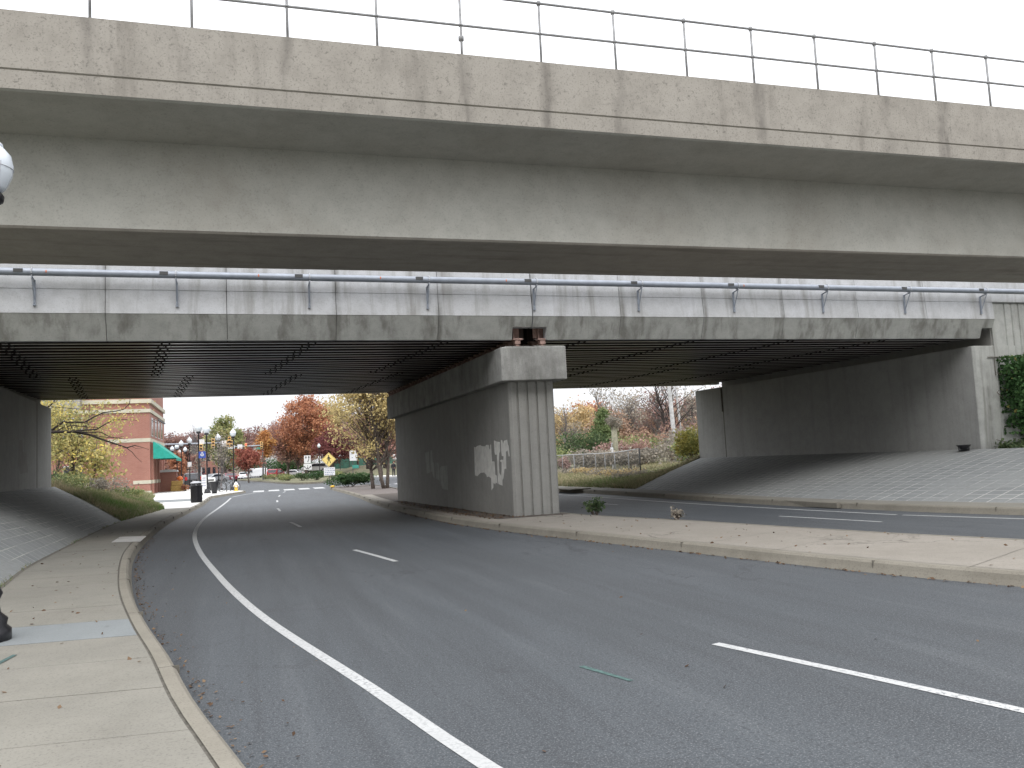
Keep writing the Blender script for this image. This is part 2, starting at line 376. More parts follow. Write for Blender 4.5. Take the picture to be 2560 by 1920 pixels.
def grass_ground():
    m, nt, b = newmat('grass_ground'); q = N(nt); c = q.co()
    a = q.noise(.35, c, 6, .65); f = q.noise(9, c, 5, .7)
    col = q.mix(q.ramp(a, [(.35,0.),(.65,1.)]), (.12,.13,.07), (.21,.18,.11))
    col = q.mix(q.ramp(f, [(.35,0.),(.7,.7)]), col, (.11,.11,.06))
    q.l(col, b.inputs['Base Color']); b.inputs['Roughness'].default_value = .95; q.bump(f, b, .8, .05)
    return m
M['ground'] = grass_ground()
def hill_mat():
    m, nt, b = newmat('wooded_hill'); q = N(nt); c = q.co()
    a = q.noise(.25, c, 6, .7)
    q.l(q.ramp(a, [(.3,(.09,.10,.07)),(.45,(.17,.12,.10)),(.6,(.22,.15,.12)),(.75,(.24,.19,.10))]), b.inputs['Base Color']); b.inputs['Roughness'].default_value = 1
    q.bump(a, b, 1.0, 1.5); return m
M['hill'] = hill_mat()
M['grass'] = leafmat('grass_blades', [(0,(.08,.17,.03)),(.25,(.14,.19,.07)),(.5,(.22,.22,.12)),(.75,(.31,.275,.165)),(1,(.44,.37,.25))])
L = {}
L['yellow'] = leafmat('leaf_yellow', [(0,(.34,.27,.13)),(.35,(.52,.42,.20)),(.7,(.62,.50,.24)),(1,(.78,.62,.26))])
L['saps'] = leafmat('leaf_yellow_green', [(0,(.26,.29,.12)),(.4,(.44,.40,.17)),(.75,(.58,.49,.20)),(1,(.78,.62,.14))])
L['tan'] = leafmat('leaf_tan_yellow', [(0,(0.266,0.211,0.112)),(.5,(0.554,0.422,0.224)),(1,(0.724,0.558,0.305))])
L['red'] = leafmat('leaf_red', [(0,(0.179,0.056,0.049)),(.5,(0.343,0.116,0.088)),(1,(0.431,0.190,0.122))])
L['rust'] = leafmat('leaf_rust', [(0,(0.267,0.122,0.084)),(.5,(0.485,0.227,0.133)),(1,(0.646,0.340,0.185))])
L['mauve'] = leafmat('leaf_mauve', [(0,(0.176,0.111,0.103)),(.5,(0.327,0.198,0.174)),(1,(0.429,0.267,0.211))])
L['pink'] = leafmat('leaf_red_brown', [(0,(0.194,0.120,0.106)),(.45,(0.393,0.211,0.177)),(.8,(0.475,0.292,0.212)),(1,(0.575,0.399,0.236))])
L['dkred'] = leafmat('leaf_dark_red', [(0,(0.098,0.040,0.043)),(.5,(0.217,0.078,0.081)),(1,(0.323,0.136,0.117))])
L['orange'] = leafmat('leaf_orange', [(0,(0.351,0.157,0.067)),(.5,(0.557,0.282,0.112)),(1,(0.658,0.415,0.140))])
L['olive'] = leafmat('leaf_olive', [(0,(0.126,0.174,0.078)),(.5,(0.283,0.315,0.140)),(1,(0.522,0.443,0.205))])
L['green'] = leafmat('leaf_green', [(0,(0.052,0.082,0.040)),(.5,(0.111,0.157,0.073)),(1,(0.186,0.224,0.109))])
L['dkgreen'] = leafmat('leaf_dark_green', [(0,(0.033,0.069,0.031)),(.5,(0.074,0.137,0.053)),(1,(0.145,0.215,0.088))])
L['grey'] = leafmat('leaf_grey_brown', [(0,(0.186,0.173,0.148)),(.5,(0.342,0.304,0.253)),(1,(0.469,0.405,0.329))])
L['ivy'] = leafmat('leaf_ivy', [(0,(.025,.055,.022)),(.5,(.06,.13,.045)),(.9,(.11,.20,.07)),(1,(.32,.29,.09))])
L['ygreen'] = leafmat('leaf_mustard', [(0,(0.175,0.186,0.059)),(.5,(0.370,0.327,0.095)),(1,(0.530,0.446,0.140))])
L['dull'] = leafmat('leaf_dull_brown', [(0,(.26,.17,.13)),(.5,(.44,.29,.21)),(1,(.56,.40,.28))])
L['dullpink'] = leafmat('leaf_dull_pink', [(0,(.26,.17,.155)),(.5,(.42,.27,.235)),(1,(.55,.38,.31))])
L['cgreen'] = leafmat('leaf_conifer', [(0,(.09,.14,.06)),(.5,(.18,.24,.10)),(1,(.30,.33,.15))])
L['litter'] = leafmat('dead_leaf', [(0,(.07,.045,.03)),(.5,(.16,.10,.065)),(1,(.27,.19,.12))], .9)

# ------------------------------------------------------------------ many small leaves as one mesh
def quads(name, C, size, mat, tint, parent=None, elong=1.6, flatness=None, rng=RNG, world=False):
    n = len(C); C = np.asarray(C, float)
    a = rng.normal(size=(n,3)); 
    if flatness is not None: a[:,2] *= flatness
    a /= np.linalg.norm(a, axis=1)[:,None]
    b = rng.normal(size=(n,3)); b -= a*(a*b).sum(1)[:,None]; b /= np.linalg.norm(b, axis=1)[:,None]
    if flatness is not None:
        nz = np.tile([0,0,1.], (n,1)) + rng.normal(size=(n,3))*flatness; a -= nz*(a*nz).sum(1)[:,None]/(nz*nz).sum(1)[:,None]; a /= np.linalg.norm(a,axis=1)[:,None]; b = np.cross(nz, a); b /= np.linalg.norm(b,axis=1)[:,None]
    s = np.asarray(size)*rng.uniform(.6,1.35,n); s = s[:,None]
    V = np.empty((n,4,3)); V[:,0] = C - a*s*elong*.5; V[:,2] = C + a*s*elong*.5
    V[:,1] = C + b*s*.5 - a*s*.12; V[:,3] = C - b*s*.5 - a*s*.12
    me = bpy.data.meshes.new(name); me.vertices.add(4*n); me.vertices.foreach_set('co', V.reshape(-1))
    me.loops.add(4*n); me.loops.foreach_set('vertex_index', np.arange(4*n, dtype=np.int32))
    me.polygons.add(n); me.polygons.foreach_set('loop_start', np.arange(0,4*n,4, dtype=np.int32)); me.polygons.foreach_set('loop_total', np.full(n,4,dtype=np.int32))
    me.update(calc_edges=True)
    at = me.attributes.new('tint', 'FLOAT', 'FACE'); at.data.foreach_set('value', np.clip(tint,0,1).astype(np.float32))
    me.materials.append(mat)
    o = bpy.data.objects.new(name, me); COL.objects.link(o)
    if parent is not None: o.parent = parent
    return o

def tree(name, label, mat, H=8., r=3., zc=None, rz=None, ncl=60, per=60, sig=.5, leaf=.22, trunk_r=.16, seed=0, bark='bark', loc=(0,0,0), cat='tree', group=None, shape='round', stems=None, fork=.3, skip_leaves=False, limb_r=.3, down=0.):
    rg = np.random.default_rng(seed+11); zc = zc if zc is not None else H*.62; rz = rz if rz is not None else H*.38
    t = thing(name, label, cat, loc, rg.uniform(0,6.28) if stems is None else 0, group)
    stems = stems or [(0,0,0,0)]
    T = MB(); cl = []
    while len(cl) < ncl:
        p = rg.uniform(-1,1,3); d = np.linalg.norm(p)
        if d > 1 or d < .25: continue
        if shape == 'cone':
            f = 1 - (p[2]+1)/2; p[:2] *= (.12 + .95*f)
        elif shape == 'flame':
            f = 1 - (p[2]+1)/2; p[:2] *= (.35 + .75*math.sin(PI*min(1,f*.75+.1)))
        else:
            w = .78 + .3*math.sin(3*math.atan2(p[1],p[0])+seed) + .12*math.sin(5*p[2]+seed*2); p *= w
        cl.append((p[0]*r, p[1]*r, zc+p[2]*rz))
    cl = np.array(cl)
    for k, (sx, sy, lx, ly) in enumerate(stems):
        top = H*(.80 if shape=='round' else .97)
        n = 8; pts = []; rr = []
        for i in range(n+1):
            f = i/n; pts.append((sx+lx*f+rg.normal()*.025*H*.25*(0<i<n), sy+ly*f+rg.normal()*.025*H*.25*(0<i<n), -.15+(top+.15)*f)); rr.append(trunk_r*(1.25 if i==0 else 1)*(1-f)**.8+.012)
        T.tube(pts, rr, 7)
        mine = cl[k::len(stems)]
        for c in mine:
            zz = max(H*fork*.6, min(top*.92, c[2] - rg.uniform(.10,.34)*H*(1 if shape=='round' else .15)))
            f = zz/top; i0 = int(f*n); i0 = min(i0,n-1); g = f*n-i0
            a = np.array(pts[i0])*(1-g)+np.array(pts[i0+1])*g
            m = a*.5+c*.5; m[2] += (rg.uniform(-.02,.05)-down)*H; m[:2] += rg.normal(size=2)*.05*r
            q_ = a*.15+c*.85; q_ += rg.normal(size=3)*.03*r
            R = trunk_r*limb_r*(1-f*.6)+.006
            T.tube([a, a*.7+m*.3, m, q_, c+rg.normal(size=3)*.02], [R, R*.8, R*.55, R*.3, .006], 4, cap=False)
            for _ in range(2):
                e = c+rg.normal(size=3)*np.array([sig,sig,sig*.8])*1.1; T.tube([m*.4+c*.6, (m*.4+c*.6)*.4+e*.6+rg.normal(size=3)*.05, e], [R*.35, R*.2, .004], 3, cap=False)
    T.build('trunk', M[bark], t, smooth=True, world=False)
    if not skip_leaves and per > 0:
        ct = rg.uniform(.0,1,len(cl)); ps = []; ti = []
        for c, k in zip(cl, ct):
            m_ = int(per*rg.uniform(.5,1.4)); ps.append(c + rg.normal(size=(m_,3))*np.array([sig,sig,sig*.75])); ti.append(np.clip(k*.55 + rg.normal(size=m_)*.16 + .22, 0, 1))
        quads('crown', np.concatenate(ps), leaf, mat, np.concatenate(ti), t, rng=rg)
    return t
def bush(name, label, mat, w, d, h, n=900, leaf=.09, loc=(0,0,0), seed=0, cat='bush', group=None, rz=0., bark='bark', stemn=14):
    rg = np.random.default_rng(seed+99); t = thing(name, label, cat, loc, rz, group)
    lobes = [(rg.uniform(-.36,.36)*w, rg.uniform(-.36,.36)*d, rg.uniform(.35,.75)*h, rg.uniform(.16,.30)) for _ in range(12)]
    T = MB(); ps = []; ti = []
    for lx, ly, lz, lr in lobes:
        T.tube([(lx*.2,ly*.2,-.05),(lx*.6,ly*.6,lz*.5),(lx,ly,lz)], [.02+.01*h,.015,.006], 4)
        m_ = n//12; v = rg.normal(size=(m_,3)); v /= np.linalg.norm(v,axis=1)[:,None]; v *= rg.uniform(.5,1.05,(m_,1)); v *= np.where(rg.random((m_,1))<.16, rg.uniform(1.05,1.65,(m_,1)), 1)
        p = np.array([lx,ly,lz]) + v*np.array([w*lr*1.1,d*lr*1.1,h*lr*1.25]); p[:,2] = np.abs(p[:,2]); ps.append(p); ti.append(rg.uniform(.1,.6)+rg.normal(size=m_)*.2)
    T.build('stems', M[bark], t, world=False); quads('foliage', np.concatenate(ps), leaf, mat, np.concatenate(ti), t, rng=rg)
    return t
def blades(name, P, h, mat, tint, lean=.35, w=.03, rng=RNG):
    n = len(P); P = np.asarray(P,float); h = np.asarray(h)*rng.uniform(.5,1.3,n)
    th = rng.uniform(0,6.28,n); d = np.stack([np.cos(th),np.sin(th),np.zeros(n)],1); l = rng.normal(size=(n,3))*lean; l[:,2]=0
    V = np.empty((n,3,3)); V[:,0] = P - d*w; V[:,1] = P + d*w; V[:,2] = P + np.stack([l[:,0]*h,l[:,1]*h,h],1)
    me = bpy.data.meshes.new(name); me.vertices.add(3*n); me.vertices.foreach_set('co', V.reshape(-1))
    me.loops.add(3*n); me.loops.foreach_set('vertex_index', np.arange(3*n,dtype=np.int32))
    me.polygons.add(n); me.polygons.foreach_set('loop_start', np.arange(0,3*n,3,dtype=np.int32)); me.polygons.foreach_set('loop_total', np.full(n,3,dtype=np.int32)); me.update(calc_edges=True)
    at = me.attributes.new('tint','FLOAT','FACE'); at.data.foreach_set('value', np.clip(tint,0,1).astype(np.float32))
    me.materials.append(mat); o = bpy.data.objects.new(name, me); COL.objects.link(o); return o

# ------------------------------------------------------------------ camera, world, sun
f_px, yaw, pitch, roll, HC = 2091.68, .3193308, .0876182, .0493257, 1.65
F = Vector((math.sin(yaw)*math.cos(pitch), math.cos(yaw)*math.cos(pitch), math.sin(pitch)))
R0 = Vector((math.cos(yaw), -math.sin(yaw), 0)); U0 = R0.cross(F)
Rr = math.cos(roll)*R0 - math.sin(roll)*U0; Uu = math.cos(roll)*U0 + math.sin(roll)*R0
cd = bpy.data.cameras.new('camera'); cam = bpy.data.objects.new('camera', cd); COL.objects.link(cam)
cam.matrix_world = Matrix(((Rr.x,Uu.x,-F.x,0),(Rr.y,Uu.y,-F.y,0),(Rr.z,Uu.z,-F.z,HC),(0,0,0,1)))
cd.sensor_width = 36; cd.lens = f_px*36/2560; cd.clip_end = 5000; cd.clip_start = .05
SC.camera = cam
W = bpy.data.worlds.new('World'); SC.world = W; W.use_nodes = True
nt = W.node_tree; nt.nodes.clear(); q = N(nt)
SUN_EL, SUN_AZ = math.radians(52), math.radians(195)
sky = q.n('ShaderNodeTexSky', sky_type='NISHITA'); sky.sun_disc = False; sky.sun_elevation = SUN_EL; sky.sun_rotation = SUN_AZ; sky.dust_density = 4; sky.air_density = 1.0; sky.ozone_density = 1
hs = q.n('ShaderNodeHueSaturation'); hs.inputs['Saturation'].default_value = .22; q.l(sky.outputs[0], hs.inputs['Color'])
cl_ = q.mix(.72, hs.outputs[0], (9.0,9.15,9.5))      # the even cloud layer over the sky
# an overcast sky is about three times brighter overhead than at the horizon
tcw = q.n('ShaderNodeTexCoord'); sxyz = q.n('ShaderNodeSeparateXYZ'); q.l(tcw.outputs['Generated'], sxyz.inputs[0])
grad = q.math('ADD', q.math('MULTIPLY', q.math('MAXIMUM', sxyz.outputs[2], 0.0), 1.35), .94)
vm = q.n('ShaderNodeVectorMath', operation='SCALE'); q.l(cl_, vm.inputs[0]); q.l(grad, vm.inputs['Scale'])
bg = q.n('ShaderNodeBackground'); bg.inputs[1].default_value = .125; q.l(vm.outputs[0], bg.inputs[0])
ow = q.n('ShaderNodeOutputWorld'); q.l(bg.outputs[0], ow.inputs[0])
sd = bpy.data.lights.new('sun', 'SUN'); sd.energy = .6; sd.angle = math.radians(35); sd.color = (1,.97,.93)
so = bpy.data.objects.new('sun', sd); COL.objects.link(so)
# direction towards the sun (rotation measured like the sky texture)
dv = Vector((math.sin(SUN_AZ)*math.cos(SUN_EL), math.cos(SUN_AZ)*math.cos(SUN_EL), math.sin(SUN_EL)))
so.rotation_euler = dv.to_track_quat('Z','Y').to_euler(); so.location = dv*50
SC.view_settings.view_transform = 'Standard'; SC.view_settings.look = 'None'; SC.view_settings.exposure = .22; SC.view_settings.gamma = 1
SC.cycles.max_bounces = 7; SC.cycles.diffuse_bounces = 5; SC.cycles.caustics_reflective = False; SC.cycles.caustics_refractive = False

# ================================================================== THE GROUND
g = MB().box(-1500,1500,-300,2500,-1.2,-.03).build('ground', M['ground']); struct(g, 'rough grassy ground running out to the horizon')
rd = MB().add([(-60,-40,0),(60,-40,0),(90,260,0),(-60,260,0)], [(0,1,2,3)]).build('road', M['asphalt']); struct(rd, 'dark grey asphalt road curving under both bridges')
# curb lines
LC = smooth_line([(2.3,-4),(1.25,0),(.62,2.2),(-.03,5.13),(-.28,6.32),(-.54,7.84),(-.92,9.82),(-1.38,12.68),(-1.83,16.53),(-2.07,19.6),(-2.22,23.8),(-2.26,28),(-2.2,32),(-1.95,38.5),(-1.72,45),(-1.63,53),(-1.55,57),(-.9,60.2),(-.2,63.2),(.45,65.9),(.45,68.0),(-.3,70.5),(-1.6,74),(-2.6,80),(-3.3,88)], .5)
MC = smooth_line([(9.6,0),(9.0,3.6),(8.34,5.8),(7.96,6.99),(7.6,8.16),(7.2,9.99),(6.78,12.26),(6.4,14.3),(5.9,17),(5.5,19.7),(5.28,22.5),(5.2,27),(5.2,32),(5.45,38),(5.75,43),(6.0,50),(6.15,57),(6.35,63),(6.9,65.5)], .5)
MR = smooth_line([(12.6,0),(11.6,5),(10.59,9.2),(10.1,10.9),(9.6,13.3),(9.05,16.24),(8.5,18.4),(8.2,20.3),(8.1,23),(7.95,30),(8.0,36),(8.6,44),(9.3,52),(9.7,60),(9.6,64),(9.0,65.5)], .5)
RC = smooth_line([(17.6,2),(16.4,7),(15.3,11),(14.87,12.9),(14.48,14.5),(14.16,16.85),(13.92,19.5),(13.85,25),(13.9,31),(13.7,36),(13.3,46),(13.2,56),(13.6,66),(14.6,76),(16.4,88),(18.5,100),(20.5,115)], .5)
def curb(name, Lp, side, wid, label, h=.15, mat='con_curb', w=.18):
    # side +1: pavement lies to the right of travel, -1: to the left
    Ls = [offset(Lp, side*d) for d in (0,.03,.05,.085,w)]; zs = [-.01,.06,h-.03,h,h]
    m = MB(); m.loft([z3(a,z) for a, z in zip(Ls, zs)])
    o = m.build(name, M[mat], smooth=False); struct(o, label); fix_normals(o)
    sm = MB(); s_ = 0
    for i in range(4, len(Lp)-4, 6):
        a = np.array(Ls[1][i]); b = np.array(Ls[4][i]); c = (a+b)/2; rz = math.atan2(b[1]-a[1], b[0]-a[0])
        sm.obox((c[0],c[1],.0), .155, .007, h+.0015, rz)
    if name != 'median_far_curb': sm.build('seams', M['seam'], o)
    return o, Ls[-1]
c1, LCi = curb('left_curb', LC, -1, .18, 'curved concrete curb of the left pavement')
c2, MCi = curb('median_curb', MC, 1, .18, 'concrete curb on the near side of the median')
c3, MRi = curb('median_far_curb', MR, -1, .18, 'concrete curb on the far side of the median')
c4, RCi = curb('right_curb', RC, 1, .2, 'concrete curb along the far right pavement')
# left pavement of separate slabs
LB = smooth_line([(.2,-4),(-.8,0),(-1.6,3),(-2.3,6),(-2.85,9.5),(-3.28,13.9),(-3.57,17.03),(-3.73,22.5),(-3.84,27),(-3.78,32),(-3.46,35.5),(-3.11,40.1)], .5)
def resample(L, n):
    L = np.asarray(L); s = np.r_[0, np.cumsum(np.linalg.norm(np.diff(L,axis=0),axis=1))]; t = np.linspace(0,s[-1],n)
    return np.stack([np.interp(t,s,L[:,0]),np.interp(t,s,L[:,1])],1)
def at_y(L, y):
    L = np.asarray(L); return np.array([np.interp(y, L[:,1], L[:,0]), y])
swi = offset(LC, -.190); swb = LB
und = MB(); ys = np.arange(-3.5, 42, .5)
und.strip([(*at_y(swi,y)+np.array([.02,0]), .138) for y in ys], [(*at_y(swb,min(y,40))-np.array([.1,0]), .138) for y in ys])
walk = struct(und.build('pavement', M['seam']), 'pale concrete slab pavement on the left of the road')
seams = [-3.5,-2.3,-1.1,0.1,1.3,2.6,3.7,4.6,5.45,6.61,7.73,8.85,9.9,11.02,12.2,13.4,14.6,15.8,17.0,18.2,19.4,20.8,22.4,23.6,24.9,26.2,27.5,28.8,30.1,31.4,32.7,34,35.3,36.6,37.9,39.2,40.4]
slabs = MB(); patch = MB(); tact = MB()
for i in range(len(seams)-1):
    y0, y1 = seams[i]+.007, seams[i+1]-.007
    A = [at_y(swi,y)-np.array([.012,0]) for y in np.linspace(y0,y1,5)]
    B = [at_y(swb,y+.25)+np.array([.0,0]) for y in np.linspace(y0,y1,5)]
    dst = patch if abs(seams[i]-8.85) < .01 else slabs
    z = .15 + (.0015 if dst is patch else 0) + random.uniform(-.0015,.0015)
    n = len(A); v = [(*p,z) for p in A]+[(*p,z) for p in B]+[(*p,z-.04) for p in A]+[(*p,z-.04) for p in B]
    f = [(k,k+1,n+k+1,n+k) for k in range(n-1)]+[(k,2*n+k,2*n+k+1,k+1) for k in range(n-1)]+[(n+k,n+k+1,3*n+k+1,3*n+k) for k in range(n-1)]+[(0,n,3*n,2*n),(n-1,3*n-1,4*n-1,2*n-1)]
    dst.add(v,f)
a = slabs.build('slabs', M['con_walk'], walk); fix_normals(a)
a = patch.build('replaced_slab', M['con_patch'], walk); a['label'] = 'one bluish grey replacement slab in the left pavement'; fix_normals(a)
tact.add([(-2.82,21.5,.156),(-2.16,21.1,.156),(-2.2,22.9,.156),(-2.85,23.3,.156)],[(0,1,2,3)])
a = tact.build('drain_lid', M['trim'], walk); a['label'] = 'pale square drain lid in the shaded pavement'
a = MB().add([(-1.97,8.08,.1545),(-1.92,8.06,.1545),(-1.86,8.46,.1545),(-1.90,8.48,.1545)],[(0,1,2,3)]).build('teal_mark', M['teal_mark'], walk)
# wide pale plaza by the brick building
pz = [at_y(swi,y) for y in np.arange(40.2,67.5,1.0)]+[(-.1,69.6),(-1.4,73.5),(-2.6,80),(-3.4,92),(-9,92),(-9,60),(-5.2,58.7),(-4.0,47),(-3.11,40.4)]
o = MB().prism_z([tuple(p) for p in pz], .02, .15).build('plaza', M['white_walk']); struct(o, 'very pale open pavement in front of the brick building'); fix_normals(o)
o = MB().add([(-7,50.5,.154),(-2.2,49,.154),(-2.0,53.5,.154),(-7,56,.154)],[(0,1,2,3)]).build('paving_band', M['con_patch'], o)
# median
mm = MB(); ysm = np.arange(.2, 43.0, .5)
mm.strip([(*at_y(MCi,y),.147) for y in ysm],[(*at_y(MRi,y),.147) for y in ysm])
med = struct(mm.build('median', M['con_median']), 'pale concrete median strip between the two carriageways'); fix_normals(med)
sm = MB()
ljoint = offset(MC, .21)
sm.strip(z3(ljoint,.1515), z3(offset(MC,.222),.1515))
for (x0,y0,x1,y1) in [(7.85,7.6,10.9,9.0),(7.0,11.9,9.8,12.9),(7.3,10.4,10.2,11.6)]:
    d = np.array([x1-x0,y1-y0]); nn = np.array([-d[1],d[0]])/np.linalg.norm(d)*.004
    pts = [np.array([x0,y0])+d*t+nn*random.uniform(-3,3) for t in np.linspace(0,1,14)]
    sm.strip([(*(p-nn),.1515) for p in pts],[(*(p+nn),.1515) for p in pts])
sm.build('joints', M['seam'], med)
so_ = MB(); so_.strip([(*at_y(MCi,y)+np.array([.45,0]),.152) for y in np.arange(20,43,.5)],[(*at_y(MRi,y)-np.array([.03,0]),.152) for y in np.arange(20,43,.5)])
so_.build('soil', M['soil'], med)
mu = MB(); ysn = np.arange(43.0,65.3,.5)
mu.strip([(*at_y(MCi,y),.12) for y in ysn],[(*at_y(MRi,y),.12) for y in ysn]); struct(fix_normals(mu.build('mulch_bed', M['mulch'])), 'dark mulch bed at the far end of the median')
# right pavement
RB = smooth_line([(20,2),(18.6,7),(17.0,11),(15.95,13.75),(15.45,15.6),(15.0,17.4),(14.75,20),(14.8,25),(15.2,30.5),(14.9,38),(14.7,50),(15.1,66),(16.4,78),(18.2,90),(20.4,102),(22.4,115)], .5)
ysr = np.arange(2.5,114,1.0); ra = [at_y(RCi,y) for y in ysr]; rb = [at_y(RB,y) for y in ysr]
o = MB().strip([(*p,.148) for p in ra],[(*p,.148) for p in rb]).build('far_pavement', M['con_walk']); struct(fix_normals(o), 'narrow concrete pavement along the right carriageway')
bx = MB(); bx.box(13.35,14.3,33.2,35.6,.149,.19); bx.box(13.98,14.1,17.3,19.4,.01,.142); bx.box(14.0,14.12,24.5,28,.01,.142)
oo = bx.build('drain_inlet', M['con_curb'], o, bevel=.01)

# road markings
def line(pts, w, name='lane_line', z=.004, step=.5, lab=None):
    P_ = smooth_line(pts, step); o = MB().strip(z3(offset(P_,-w/2),z), z3(offset(P_,w/2),z)).build(name, M['paint'], rd)
    fix_normals(o)
    if lab: o['label'] = lab
    return o
line([(1.62,3.0),(1.25,4.48),(.9,6.44),(.34,9.4),(-.02,11.8),(-.36,14.66),(-.79,18.9),(-1.1,23.3),(-1.22,27.2),(-1.22,31),(-1.13,35),(-.9,41),(-.65,48.3),(-.47,55.5)], .105, 'edge_line', lab='continuous curved white line near the left curb')
line([(-.40,57.2),(.3,61),(1.1,64),(2.0,66.2),(2.6,67.3)], .12, 'edge_line')
for a, b in [((3.80,6.37),(4.46,3.75)),((2.13,16.79),(2.5,14.26)),((1.50,27.0),(1.63,24.5)),((1.55,37.0),(1.53,34.4)),((1.93,46.6),(1.83,44.0)),((2.47,55.4),(2.28,52.6)),((3.25,63.5),(2.95,61.2))]:
    line([a, ((a[0]+b[0])/2+.01,(a[1]+b[1])/2), b], .095, 'lane_dash')
line([(16.3,5),(15.1,9.5),(14.25,12.4),(13.6,14.75)], .11, 'edge_line'); line([(13.58,14.9),(13.24,18.5),(12.95,23.2),(12.9,30),(12.7,40),(12.5,52),(12.7,64)], .11, 'edge_line')
for a, b in [((11.84,16.66),(12.24,13.85)),((13.2,8.4),(14.0,5.6)),((11.25,27),(11.35,24.3)),((11.1,37),(11.1,34.3)),((11,47),(11,44.3)),((11.1,57),(11,54.3))]:
    line([a, ((a[0]+b[0])/2,(a[1]+b[1])/2), b], .095, 'lane_dash')
for k in range(5):
    x = 1.0+1.15*k; m = MB().add([(x,66.6,.004),(x+.8,66.4,.004),(x+.95,70.6,.004),(x+.15,70.8,.004)],[(0,1,2,3)]).build('crosswalk_bar', M['paint'], rd)
for k in range(4):
    x = 10.0+.95*k; m = MB().add([(x,66.2,.004),(x+.5,66.2,.004),(x+.55,68.4,.004),(x+.05,68.4,.004)],[(0,1,2,3)]).build('crosswalk_bar', M['paint'], rd)
m = MB().add([(2.49,6.22,.004),(2.65,5.66,.004),(2.69,5.67,.004),(2.54,6.24,.004)],[(0,1,2,3)]).build('teal_mark', M['teal_mark'], rd)

# paved slopes (u along the road, v up the slope, for the pavers)
def slope(name, foot, top, label, mt='slope', zf=.147, nrow=14, curve=.6, rim=None):
    n = len(foot); me = bpy.data.meshes.new(name); V = []; UV = []
    s = np.r_[0,np.cumsum(np.linalg.norm(np.diff(np.array(foot)[:,:2],axis=0),axis=1))]
    for j in range(nrow+1):
        t = j/nrow
        for i in range(n):
            a = np.array(foot[i]); b = np.array(top[i]); p = a*(1-t)+b*t
            d = np.linalg.norm((b-a)); bul = .035*math.sin(PI*t)*(b[2]-a[2]); p[2] += bul; V.append(tuple(p)); UV.append((s[i], t*d))
    Fc = [(j*n+i, j*n+i+1, (j+1)*n+i+1, (j+1)*n+i) for j in range(nrow) for i in range(n-1)]
    me.from_pydata(V, [], Fc); uv = me.uv_layers.new(name='UVMap')
    for l in me.loops: uv.data[l.index].uv = UV[l.vertex_index]
    me.materials.append(M[mt]); me.polygons.foreach_set('use_smooth',[True]*len(me.polygons))
    o = bpy.data.objects.new(name, me); COL.objects.link(o); struct(o, label); return fix_normals(o)
ysl = list(np.arange(5,32.2,.8))
foot = [(*at_y(LB,min(y,32.1)),.147) for y in ysl]
top = []
for y in ysl:
    f_ = (y-5)/(32.1-5)
    top.append((-5.9-.9*f_, 5+(37.4-5)*f_, 1.40 if f_<.985 else 1.33))
slope('slope_paving', foot, top, 'grey block paved slope rising left of the pavement to the abutment')
ysl = list(np.arange(6,31.2,.8))
foot = [(*at_y(RB,y),.147) for y in ysl]
top = [(22.6-.9*(y-6)/25, 6+(36.6-6)*((y-6)/(31-6)), 1.17+.05*(y-6)/25) for y in ysl]
slope('slope_paving', foot, top, 'grey block paved slope below the right abutment with pale joints', 'slope_r')
# dark joint between slope and pavement with weeds
jt = MB(); ysj = np.arange(5.2,31.5,.5)
jt.strip([(*at_y(LB,y)+np.array([.05,0]),.1525) for y in ysj],[(*at_y(LB,y)-np.array([.03+.02*math.sin(y*3),0]),.158) for y in ysj])
struct(fix_normals(jt.build('joint_dirt', M['seam'])), 'dirt filled joint at the foot of the left slope')
# grass banks beyond the abutments and level land behind
def bankmesh(name, rows, label):
    m = MB().loft(rows); o = m.build(name, M['ground'], smooth=True); struct(o, label); return fix_normals(o)
LBk = [(-3.80,31.6),(-3.46,35.2),(-3.11,40.1),(-3.6,45),(-4.4,50),(-5.1,57),(-5.6,64),(-6.6,72.5)]
tz = [1.28,1.32,1.25,1.1,.8,.5,.3,.2]
tx = [(-6.7,36.6),(-7.1,38.6),(-7.4,41.5),(-7.8,46),(-8.3,51),(-8.8,57),(-9,64),(-9.5,72.5)]
rows = [[(x,y,.14) for x,y in LBk],[((x*.5+a*.5),(y*.5+b*.5),.14+(z-.14)*(.45 if y<33 else .6)) for (x,y),(a,b),z in zip(LBk,tx,tz)],[(a,b,z) for (a,b),z in zip(tx,tz)],[(-30,b,z+.4) for (a,b),z in zip(tx,tz)]]
bankmesh('grass_bank', rows, 'grassy bank beyond the left abutment')
RBk = [(15.3,30.9),(15.1,33),(14.88,40),(14.7,50),(14.9,58),(15.3,68),(18.0,88),(22.4,114)]
rt = [(21.6,36.4),(22.5,38.0),(24.0,42),(25.5,50),(26.5,58),(28,68),(30,88),(34,114)]
rz_ = [1.25,1.0,.45,.3,.3,.35,.6,1.0]
rows = [[(x,y,.14) for x,y in RBk],[((x*.5+a*.5),(y*.5+b*.5),.14+(z-.14)*.45) for (x,y),(a,b),z in zip(RBk,rt,rz_)],[(a,b,z) for (a,b),z in zip(rt,rz_)],[(a+60,b+10,z+.8) for (a,b),z in zip(rt,rz_)]]
bankmesh('grass_bank', rows, 'grassy bank and verge beyond the right abutment')
rows = [[(23,16,1.19),(22.6,20,1.19)],[(60,10,1.6),(60,20.4,1.6)]]
bankmesh('grass_bank', rows, 'level ground at the top of the right slope')
rows = [[(-5.9,5,1.39),(-6.35,20.2,1.39)],[(-40,5,1.6),(-40,20.2,1.6)]]
bankmesh('grass_bank', rows, 'level ground at the top of the left slope')
